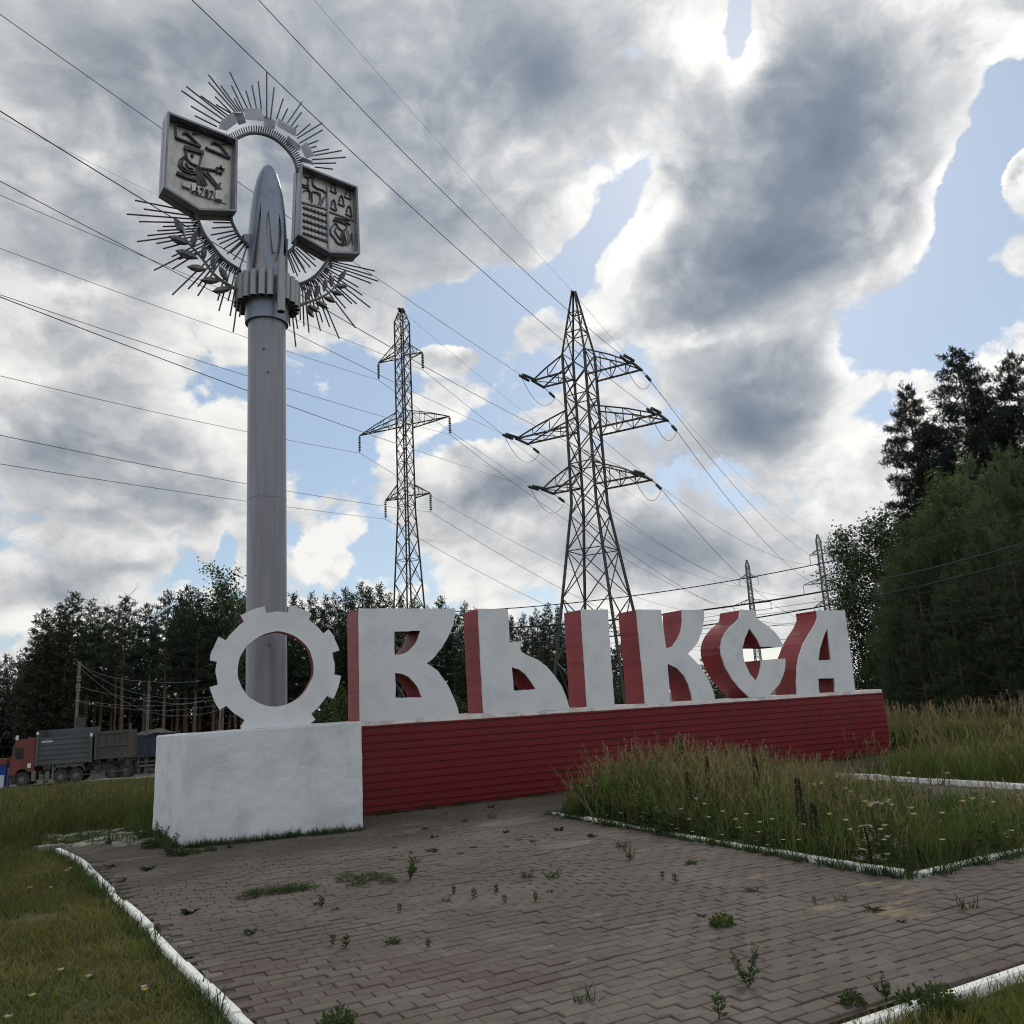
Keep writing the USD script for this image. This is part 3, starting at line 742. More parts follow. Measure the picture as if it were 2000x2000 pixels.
for q, (lab, pieces) in enumerate(LETTERS):
    shape = rough_outline(unary_union([Polygon(o, h).buffer(0) for o, h in pieces]), 0.0035, 0.05, 50 + q)
    lp = obj('letter', MB().prism(shape, lf, 0, 0.028), 'white_paint', wall, label=lab)
    obj('letter_side', MB().prism(shape.buffer(-0.004), lf, 0.028, 0.61), 'red_paint', lp)

# ------------------------------------------------------------------ stele: pole, rocket, shields, rays
PY = 13.2
ax_pts = [on_y(520.5, 1376, PY), on_y(520, 1100, PY), on_y(521.5, 612, PY)]
top_pt = ax_pts[2]
pole_base = ax_pts[0] + (ax_pts[0] - ax_pts[1]) * ((ax_pts[0][2] - 1.34) / (ax_pts[1][2] - ax_pts[0][2]))
stele = thing('stele', 'tall grey steel pole topped by a rocket, two shields and steel rays', 'monument', pole_base)
def pole_at(z):
    t = (z - pole_base[2]) / (top_pt[2] - pole_base[2])
    return pole_base + (top_pt - pole_base) * t
POLE_R = 0.303
zc0, zc1 = on_y(508, 571.8, PY - 0.5)[2], on_y(507.7, 521.6, PY - 0.5)[2]      # front tubes of the collar
ztop = on_y(509, 320, PY)[2]
obj('pole', MB().tube([pole_at(1.34), pole_at(4), pole_at(7), pole_at(zc0 + 0.1)], POLE_R, 40), 'pole_steel', stele, smooth=40)
for z_ in (4.9,):
    a_ = np.linspace(0, 2 * np.pi, 41); pc_ = pole_at(z_)
    obj('weld_seam', MB().tube(np.stack([pc_[0] + (POLE_R + .001) * np.cos(a_), pc_[1] + (POLE_R + .001) * np.sin(a_), pc_[2] + .004 * np.sin(a_ * 5)], -1), 0.0035, 4, False), 'pole_steel', stele)
for zz_, an_ in ((7.35, -112), (6.95, -100), (2.6, -95)):
    pc_ = pole_at(zz_); d_ = np.array([math.cos(math.radians(an_)), math.sin(math.radians(an_)), 0])
    obj('bolt', MB().tube([pc_ + d_ * (POLE_R - .01), pc_ + d_ * (POLE_R + .018)], 0.018, 8), 'ray_steel', stele)
m = MB()
c = pole_at(zc0)
m.add(*lathe([(POLE_R + .004, -0.30), (POLE_R + .045, -0.30), (POLE_R + .05, -0.24), (POLE_R + 0.05, -0.02), (0.40, 0.05), (0.43, 0.08), (0.43, 0.40), (0.40, zc1 - zc0), (0.30, zc1 - zc0 + 0.03)], 40, c))
obj('collar', m, 'rocket_steel', stele, smooth=35)
for q in range(22):
    a = math.radians(-80 + q * 360 / 22)
    big = q in (0, 11)
    r_t = 0.062 if not big else 0.066
    R = 0.475 if not big else 0.575
    p = c + np.array([R * math.cos(a), R * math.sin(a), 0])
    lo, hi = (0.0, zc1 - zc0) if not big else (-0.30, zc1 - zc0 + 0.22)
    tb = MB(); prf = [(r_t, lo), (r_t, hi), (r_t - 0.012, hi), (r_t - 0.012, lo), (r_t, lo)]
    tb.add(*lathe(prf, 16, p)); tb.add(*lathe([(r_t - 0.012, lo + 0.12), (0.0005, lo + 0.12)], 16, p)); tb.add(*lathe([(r_t - 0.012, hi - 0.01), (0.0005, hi - 0.01)], 16, p))
    obj('thruster_tube', tb, 'tube_steel', stele, smooth=40)

# rocket: a core and four cut shells
zr0 = zc1 - 0.05
H = ztop - zr0
cr = pole_at(zr0)
def ogive(t):                                  # radius along the height, 0 bottom, 1 tip
    return 0.335 * np.interp(t, [0, .2, .35, .45, .6, .74, .85, .92, .965, .99, 1], [1, 1, .97, .93, .86, .75, .60, .46, .32, .20, .10])
core = [(min(0.275, float(ogive(t)) - 0.04), t * H) for t in np.linspace(0, 0.80, 14)]
obj('rocket_core', MB().add(*lathe(core, 32, cr)), 'tube_steel', stele, smooth=40)
nt, na = 90, 72
def shell(a0, window, name, label=None):
    tt = np.linspace(0.03, 1, nt); aa = np.linspace(-1, 1, na)
    half = np.where(tt > 0.62, 45.02, 4 + 41.0 * np.clip(tt / 0.62, 0, 1) ** 0.42)
    out = MB()
    T, A = np.meshgrid(tt, aa, indexing='ij')
    ang = np.radians(a0 + A * half[:, None])
    R = ogive(T)
    vo = np.stack([R * np.cos(ang), R * np.sin(ang), T * H], -1) + cr
    vi = np.stack([(R - 0.02) * np.cos(ang), (R - 0.02) * np.sin(ang), T * H], -1) + cr
    hole = np.zeros((nt - 1, na - 1), bool)
    if window:
        tm = (T[:-1, :-1] + T[1:, 1:]) / 2; am = (A[:-1, :-1] + A[1:, 1:]) / 2
        hole = ((tm - 0.36) / 0.24) ** 2 + (am / 0.66) ** 2 < 1
        hole &= ~((np.abs(am) < 0.42 * np.sqrt(np.clip((tm - 0.16) / 0.40, 0, 1))) & (tm > 0.2))
    ok = ~hole
    idx = np.arange(nt * na).reshape(nt, na)
    q = np.stack([idx[:-1, :-1], idx[:-1, 1:], idx[1:, 1:], idx[1:, :-1]], -1)[ok]
    n0 = nt * na
    out.add(np.vstack([vo.reshape(-1, 3), vi.reshape(-1, 3)]), np.vstack([q, q[:, ::-1] + n0]))
    # rim faces between the two skins
    pad = np.pad(ok, 1)
    rim = []
    for (di, dj, e) in ((0, -1, (0, 0, 1, 0)), (0, 1, (1, 1, 0, 1)), (-1, 0, (0, 1, 0, 0)), (1, 0, (1, 0, 1, 1))):
        edge = ok & ~pad[1 + di:nt + di, 1 + dj:na + dj]
        for r_, s_ in zip(*np.nonzero(edge)):
            a, b = idx[r_ + e[0], s_ + e[1]], idx[r_ + e[2], s_ + e[3]]
            rim.append([a, b, b + n0, a + n0])
    if rim:
        out.f.append(np.vstack([np.array(rim)[:, [0, 1, 2]], np.array(rim)[:, [0, 2, 3]]]))
    obj(name, out, 'rocket_steel', stele, label=label)
for q, a0 in enumerate((-82, 8, 98, 188)):
    shell(a0, q == 0, 'rocket_shell', 'front shell of the rocket with an oval window' if q == 0 else None)

# plane of the emblem, through the pole, turned a little away from the wall's line
ea = math.radians(7); eE = np.array([math.cos(ea), math.sin(ea), 0]); eN = np.array([math.sin(ea), -math.cos(ea), 0])
E0 = np.array([2.78, PY, 9.3])
def em(zx, zy, off=0.0):
    return on_plane(200 + zx / 3.22, 100 + zy / 3.22, E0 + eN * off, eN)

rays = [  # (tip, root) of each steel ray
    ((580, 405), (720, 475)), ((556, 345), (745, 455)), ((497, 248), (760, 430)), ((528, 222), (775, 415)), ((618, 280), (790, 405)), ((714, 335), (815, 395)), ((667, 148), (850, 380)), ((667, 195), (835, 382)),
    ((708, 285), (808, 385)), ((745, 217), (865, 380)), ((812, 217), (890, 378)), ((800, 130), (912, 358)), ((828, 295), (880, 385)), ((902, 250), (940, 372)), ((940, 215), (970, 370)), ((980, 190), (1000, 372)),
    ((1033, 133), (1033, 415)), ((1080, 228), (1058, 420)), ((1137, 300), (1095, 425)), ((1165, 362), (1130, 435)), ((1255, 320), (1165, 450)), ((1252, 385), (1190, 468)), ((1230, 465), (1205, 492)), ((1307, 457), (1222, 530)),
    ((1383, 450), (1225, 548)), ((1385, 495), (1240, 578)), ((1357, 562), (1270, 595)), ((1345, 598), (1310, 608)), ((1425, 615), (1325, 636)), ((1505, 625), (1335, 655)), ((1530, 667), (1320, 682)), ((1470, 703), (1330, 706)), ((1450, 742), (1335, 728)),
    ((205, 938), (590, 1015)), ((260, 993), (595, 1040)), ((153, 1025), (600, 1058)), ((230, 1072), (605, 1080)), ((380, 1103), (612, 1098)), ((345, 1130), (618, 1115)), ((283, 1160), (625, 1128)), ((218, 1198), (632, 1142)), ((340, 1210), (640, 1155)),
    ((382, 1243), (650, 1170)), ((437, 1293), (660, 1190)), ((325, 1378), (672, 1205)), ((440, 1370), (685, 1220)), ((480, 1310), (695, 1232)), ((440, 1532), (720, 1262)), ((540, 1495), (735, 1282)), ((600, 1538), (757, 1302)), ((600, 1480), (747, 1292)),
    ((725, 1568), (792, 1335)), ((733, 1632), (812, 1348)), ((790, 1570), (842, 1365)), ((803, 1665), (857, 1374)), ((823, 1765), (875, 1382)), ((863, 1670), (890, 1400)),
    ((1713, 1382), (1430, 1318)), ((1697, 1410), (1425, 1328)), ((1735, 1447), (1418, 1340)), ((1690, 1460), (1410, 1352)), ((1610, 1485), (1402, 1362)), ((1635, 1535), (1395, 1372)), ((1685, 1613), (1388, 1382)), ((1600, 1590), (1378, 1392)),
    ((1570, 1588), (1368, 1400)), ((1530, 1618), (1355, 1410)), ((1592, 1740), (1345, 1418)), ((1490, 1808), (1330, 1428)), ((1430, 1735), (1318, 1434)), ((1385, 1705), (1305, 1440)), ((1372, 1758), (1292, 1447)), ((1325, 1672), (1280, 1452)),
    ((1300, 1770), (1268, 1456)), ((1268, 1730), (1258, 1460)), ((1245, 1690), (1240, 1462)), ((1228, 1745), (1205, 1590)), ((1217, 1858), (1192, 1630)), ((1180, 1730), (1170, 1630)),
    ((697, 1077), (808, 1080)), ((690, 1113), (818, 1105)), ((683, 1157), (828, 1130)), ((722, 1185), (838, 1150)), ((737, 1212), (850, 1163)), ((762, 1243), (862, 1180)), ((785, 1275), (875, 1195)), ((805, 1270), (885, 1200)), ((825, 1310), (895, 1215)), ((855, 1390), (905, 1240)),
    ((1337, 1313), (1225, 1222)), ((1345, 1355), (1215, 1235)), ((1308, 1360), (1205, 1245)), ((1280, 1395), (1190, 1255)), ((1270, 1370), (1198, 1250)), ((1243, 1390), (1180, 1260)), ((1228, 1415), (1168, 1265)), ((1205, 1395), (1160, 1268)),
]
for t_, r_ in rays:
    obj('ray', MB().tube([em(*t_), em(*r_)], 0.0135, 5), 'ray_steel', stele)
# short comb rays between the rings and the ribbon
def arc(pts, n):
    p = np.array(pts, float); s = np.r_[0, np.cumsum(np.linalg.norm(np.diff(p, axis=0), axis=1))]; u = np.linspace(0, s[-1], n)
    from scipy.interpolate import CubicSpline
    cs = CubicSpline(s, p); return cs(u), cs(u, 1)
RINGS = {
    'arch': ([(795, 575), (855, 545), (900, 525), (960, 515), (1020, 525), (1070, 545), (1115, 575), (1160, 620), (1195, 665), (1215, 710), (1225, 760)], 44, 46),
    'lower_left': ([(585, 995), (590, 1020), (610, 1085), (640, 1150), (690, 1220), (740, 1285), (800, 1335), (870, 1378)], 40, 42),
    'lower_right': ([(1235, 1465), (1290, 1445), (1340, 1410), (1385, 1360), (1420, 1300), (1432, 1270)], 30, 48),
    'inner_left': ([(806, 1010), (808, 1035), (815, 1075), (835, 1120), (865, 1170), (915, 1212)], 0, 0),
    'inner_right': ([(1236, 1140), (1230, 1165), (1215, 1205), (1195, 1240), (1150, 1264)], 0, 0),
}
for nm, (pts, n, ln) in RINGS.items():
    p, _ = arc(pts, 40)
    rg = MB()
    for off in (0.05, -0.05):
        rg.tube([em(x, y, off) for x, y in p], 0.028, 6)
    for x, y in p[::4]:
        rg.bar(em(x, y, 0.05), em(x, y, -0.05), 0.02)
    ring = obj('ring', rg, 'ray_steel', stele)
    if n:
        q, dq = arc(pts, n)
        for (x, y), (dx_, dy_) in zip(q, dq):
            nx_, ny_ = dy_, -dx_
            l_ = math.hypot(nx_, ny_) + 1e-9; nx_, ny_ = nx_ / l_, ny_ / l_
            if nm != 'arch':
                ctr = (1000, 1050)
                if (x - ctr[0]) * nx_ + (y - ctr[1]) * ny_ < 0: nx_, ny_ = -nx_, -ny_
            elif ny_ > 0.6: nx_, ny_ = -nx_, -ny_
            obj('ray', MB().tube([em(x, y), em(x + nx_ * ln, y + ny_ * ln)], 0.012, 4), 'ray_steel', stele)
for a, b in (((930, 1195), (890, 1195)), ((1120, 1212), (1160, 1225))):
    obj('bracket', MB().bar(em(*a), em(*b), 0.12, 0.2), 'rocket_steel', stele)

# folded ribbon over the arch
ribbon = [([(745, 440), (820, 380), (850, 450), (780, 500), (728, 488)], 0.02, 0.10, 'ribbon_steel'), ([(820, 385), (885, 388), (905, 450), (858, 465)], -0.10, -0.06, 'rocket_steel'), ([(890, 358), (1003, 362), (1010, 440), (897, 430)], 0.12, 0.16, 'ribbon_steel'),
          ([(1010, 400), (1095, 440), (1080, 492), (1016, 478)], -0.06, -0.02, 'ribbon_steel'), ([(1105, 423), (1220, 490), (1215, 540), (1098, 470)], 0.10, 0.14, 'ribbon_steel'), ([(1165, 528), (1250, 598), (1238, 628), (1155, 590)], -0.08, -0.04, 'ribbon_steel'),
          ([(1285, 572), (1335, 660), (1280, 674), (1243, 602)], 0.08, 0.12, 'ribbon_steel'), ([(1255, 665), (1320, 690), (1332, 718), (1238, 692)], -0.05, -0.01, 'rocket_steel')]
for poly, d0, d1, mt in ribbon:
    f_, b_ = [em(x, y, d1) for x, y in poly], [em(x, y, d0) for x, y in poly]
    k = len(poly); mm = MB()
    mm.add(np.array(f_ + b_), [[0, q, q + 1] for q in range(1, k - 1)] + [[k, k + q + 1, k + q] for q in range(1, k - 1)] + [t for q in range(k) for t in ([q, k + q, (q + 1) % k], [k + q, k + (q + 1) % k, (q + 1) % k])])
    obj('ribbon_fold', mm, mt, stele)

# laurel sprigs
def leaf(tip, base, wid=0.36, lift=0.06):
    t_, b_ = np.array(tip, float), np.array(base, float); d = b_ - t_; L = np.linalg.norm(d); n = np.array([-d[1], d[0]]) / L
    mids = [(0.25, 0.75), (0.5, 1.0), (0.75, 0.7)]
    l1 = [t_ + d * u + n * L * wid / 2 * w for u, w in mids]; l2 = [t_ + d * u - n * L * wid / 2 * w for u, w in mids]
    sp = [t_ + d * u for u, _ in mids]
    m = MB()
    P = [em(*t_, 0.10)] + [em(*p, 0.10) for p in l1] + [em(*b_, 0.10)] + [em(*p, 0.10) for p in l2[::-1]] + [em(*p, 0.10 + lift) for p in sp]
    B = [p - eN * 0.012 for p in P]
    f = [[0, 1, 8], [1, 2, 9], [1, 9, 8], [2, 3, 10], [2, 10, 9], [3, 4, 10], [0, 8, 7], [7, 8, 9], [7, 9, 6], [6, 9, 10], [6, 10, 5], [5, 10, 4]]
    m.add(np.array(P), f); m.add(np.array(B), [t[::-1] for t in f])
    return m
left_leaves = [((450, 1045), (522, 1155)), ((585, 1125), (568, 1240)), ((415, 1160), (545, 1215)), ((640, 1208), (638, 1317)), ((458, 1250), (605, 1305)), ((690, 1283), (706, 1387)), ((530, 1353), (660, 1375)), ((735, 1348), (790, 1452)), ((612, 1437), (745, 1445)), ((688, 1510), (818, 1490))]
right_leaves = [((1315, 1480), (1275, 1577)), ((1360, 1448), (1345, 1552)), ((1405, 1423), (1395, 1517)), ((1442, 1388), (1440, 1487)), ((1537, 1373), (1480, 1452)), ((1552, 1475), (1463, 1480)), ((1522, 1530), (1433, 1510)), ((1480, 1577), (1388, 1545)), ((1430, 1617), (1343, 1570)), ((1372, 1642), (1288, 1595)), ((1332, 1677), (1280, 1600))]
for lv, stem in ((left_leaves, [(850, 1500), (760, 1450), (690, 1390), (640, 1320), (580, 1250), (530, 1190), (505, 1140)]), (right_leaves, [(1235, 1602), (1320, 1570), (1400, 1535), (1450, 1495), (1490, 1448)])):
    p, _ = arc(stem, 16)
    sp = obj('laurel_sprig', MB().tube([em(x, y, 0.10) for x, y in p], np.linspace(0.03, 0.015, 16), 6), 'leaf_steel', stele)
    for t_, b_ in lv:
        obj('laurel_leaf', leaf(t_, b_), 'leaf_steel', sp)

# shields
def shield(name, outline, label, depth=0.34, front=0.20, inset=0.17):
    F = [em(x, y, front) for x, y in outline]
    ctr = np.mean(F, 0)
    m = MB(); k = len(F)
    th = 0.035
    def shrink(P, d):
        uv = Polygon([((p - E0) @ eE, p[2]) for p in P]).buffer(-d, join_style=2)
        return uv
    outer = Polygon([((p - E0) @ eE, p[2]) for p in F])
    inner = outer.buffer(-th, join_style=2)
    fr = (E0 * [1, 1, 0], eE, (0, 0, 1), eN)
    m.prism(outer.difference(inner), fr, front - 0.17, front)
    m.prism(outer.difference(inner), fr, front - depth, front - 0.20)
    m.prism(outer.buffer(-0.02, join_style=2).difference(outer.buffer(-0.06, join_style=2)), fr, front - 0.20, front - 0.17)
    s = obj('shield', m, 'frame_steel', stele, label=label)
    obj('shield_panel', MB().prism(inner.buffer(-0.002), fr, front - inset - 0.02, front - inset), 'panel_steel', s)
    return s, front - inset

s1, off1 = shield('shield', [(410, 375), (853, 550), (846, 1006), (612, 998), (385, 853)], 'left shield with a crucible, pennants and a dated ribbon in relief')
def k5(pts):
    return [on_plane(300 + x / 8.4, 200 + y / 8.4, E0 + eN * off1, eN) for x, y in pts]
S = lambda path, P, w=0.022, h=0.07, mat='relief_steel', closed=False: obj('relief', MB().strip(P, eN, w * (0.8 if path is s1 else 0.62), h * (0.6 if path is s1 else 0.45), closed), mat, path)
S(s1, k5([(355, 370), (362, 592), (765, 748), (625, 605), (520, 505), (478, 530)]), 0.035, 0.08)
S(s1, k5([(355, 372), (775, 500), (640, 530)]), 0.03, 0.08)
S(s1, k5([(850, 745), (870, 772), (1245, 930), (1090, 720), (985, 668), (945, 690)]), 0.035, 0.08)
S(s1, k5([(865, 550), (1240, 665), (1100, 700)]), 0.03, 0.08)
S(s1, k5([(490, 752), (815, 845)]), 0.085, 0.08)
S(s1, k5([(515, 800), (545, 945), (610, 1012), (715, 1062)]), 0.035); S(s1, k5([(795, 850), (735, 1075)]), 0.03)
S(s1, k5([(640, 850), (618, 885), (650, 905)]), 0.04)
S(s1, k5([(515, 890), (425, 950), (405, 1040), (480, 1135), (600, 1185), (690, 1185)])); S(s1, k5([(510, 920), (455, 985), (470, 1070), (560, 1140), (670, 1150)])); S(s1, k5([(545, 985), (520, 1020), (570, 1085), (650, 1110)]))
S(s1, k5([(370, 1165), (520, 1235), (695, 1285)]), 0.065, 0.08)
S(s1, k5([(735, 1085), (880, 1110), (1025, 1132)]), 0.035)
star = [(1080 + (75 if q % 2 == 0 else 34) * math.sin(q * math.pi / 5 + .2), 1125 - (75 if q % 2 == 0 else 34) * math.cos(q * math.pi / 5 + .2)) for q in range(10)]
S(s1, k5(star), 0.02, 0.08, closed=True)
S(s1, k5([(770, 1130), (880, 1230), (1015, 1385)]), 0.035); S(s1, k5([(868, 1150), (1040, 1375)]), 0.025); S(s1, k5([(1015, 1420), (1085, 1340), (1060, 1400), (1105, 1450), (1015, 1420)]), 0.03)
for a, b in (((700, 1080), (700, 1375)), ((715, 1080), (745, 1385)), ((725, 1080), (790, 1390)), ((735, 1080), (835, 1385)), ((740, 1080), (868, 1365))):
    S(s1, k5([a, b]), 0.03, 0.06)
rb = MB()
for quad_, d in (([(470, 1310), (595, 1355), (590, 1440), (462, 1390)], .05), ([(610, 1355), (680, 1360), (670, 1480), (610, 1485)], .07), ([(685, 1370), (985, 1470), (970, 1605), (690, 1520)], .03), ([(1000, 1480), (1080, 1480), (1110, 1640), (985, 1615)], .09), ([(1090, 1520), (1195, 1520), (1140, 1590), (1190, 1670), (1105, 1645)], .02)):
    P = k5(quad_); n_ = len(P); Q = [p + eN * d for p in P]
    rb.add(np.array(Q + P), [[0, q, q + 1] for q in range(1, n_ - 1)] + [t for q in range(n_) for t in ([q, n_ + q, (q + 1) % n_], [n_ + q, n_ + (q + 1) % n_, (q + 1) % n_])])
obj('relief_ribbon', rb, 'panel_steel', s1)
tm_ = meshkit.text_mesh('1757', 0.115, 0.025, True)
tp = k5([(655, 1500), (970, 1590)]); td = unit(tp[1] - tp[0]); tu = unit(np.array([0, 0, 1.0]) - td * td[2])
tw = tm_.bounds[1][0]
tv = tp[0] + eN * 0.032 + (tm_.vertices[:, :1] * (np.linalg.norm(tp[1] - tp[0]) / tw)) * td + tm_.vertices[:, 1:2] * tu + tm_.vertices[:, 2:] * eN
obj('relief_date', (tv, tm_.faces), 'relief_steel', s1)

s2, off2 = shield('shield', [(1248, 708), (1606, 852), (1622, 1273), (1435, 1268), (1232, 1152)], 'right shield with a deer, fir trees, waves and a cup in relief', inset=0.15)
def k6(pts):
    return [on_plane(570 + x / 10.17, 320 + y / 10.17, E0 + eN * off2, eN) for x, y in pts]
S(s2, k6([(690, 290), (700, 900), (722, 1720)]), 0.045, 0.06, 'frame_steel'); S(s2, k6([(200, 770), (450, 835), (700, 905)]), 0.05, 0.06, 'frame_steel'); S(s2, k6([(740, 955), (1215, 1130)]), 0.035, 0.06, 'frame_steel')
S(s2, k6([(250, 240), (290, 290), (330, 270), (305, 420), (330, 460)]), 0.03); S(s2, k6([(330, 270), (440, 290), (400, 340), (420, 440), (500, 500), (600, 530), (690, 600), (620, 700), (600, 780), (570, 820)]), 0.032)
S(s2, k6([(200, 420), (330, 470), (330, 530), (390, 600), (395, 770)]), 0.035); S(s2, k6([(210, 460), (320, 490)]), 0.04); S(s2, k6([(215, 560), (300, 520), (350, 570), (345, 720)]), 0.025); S(s2, k6([(400, 560), (500, 580), (560, 640), (565, 740), (530, 810)]), 0.032); S(s2, k6([(540, 585), (560, 640)]), 0.04)
for cx_, cy_ in ((818, 480), (1108, 600), (980, 740), (825, 825), (1128, 945)):
    P = [(0, -110), (35, -50), (20, -50), (48, 10), (30, 10), (60, 85), (55, 105), (-55, 80), (-60, 65), (-30, 5), (-48, 0), (-22, -55), (-38, -62)]
    S(s2, k6([(cx_ + x, cy_ + y + x * 0.25) for x, y in P]), 0.024, 0.06, closed=True)
for r_ in range(5):
    P = []
    for q in range(14):
        x = 225 + q * 36
        P.append((x, 870 + r_ * 128 + (x - 225) * 0.34 + (22 if q % 2 else -16)))
    S(s2, k6(P), 0.045, 0.06)
for a, b in (((810, 1130), (1110, 1190)), ((850, 1070), (1140, 1140)), ((870, 1100), (1160, 1215)), ((820, 1110), (1110, 1235))):
    S(s2, k6([a, b]), 0.028)
S(s2, k6([(860, 1170), (930, 1290), (1000, 1340), (1075, 1310), (1085, 1230)]), 0.03); S(s2, k6([(850, 1180), (760, 1300), (770, 1400), (850, 1500), (900, 1580), (1000, 1620), (1090, 1600)]), 0.035); S(s2, k6([(880, 1260), (845, 1340), (900, 1430), (950, 1500)]), 0.022)
for a, b in (((990, 1350), (960, 1520)), ((1000, 1350), (990, 1600)), ((1010, 1350), (1030, 1600)), ((1020, 1350), (1080, 1580))):
    S(s2, k6([a, b]), 0.028)
for q in range(8):
    S(s2, k6([(1080 + q * 5, 1360 + q * 32), (1120 + q * 4, 1330 + q * 30)]), 0.016, 0.04); S(s2, k6([(1150 + q * 8, 1420 + q * 28), (1200, 1370 + q * 30)]), 0.016, 0.04)
S(s2, k6([(1090, 1640), (1150, 1560), (1180, 1400)]), 0.018, 0.04)

# ------------------------------------------------------------------ pylons and power lines
LDIR = np.array([0.858, 0.513, 0.0])         # the lines run this way, away from the viewer
ADIR = np.array([0.513, -0.858, 0.0])        # cross-arms: towards the right-hand end

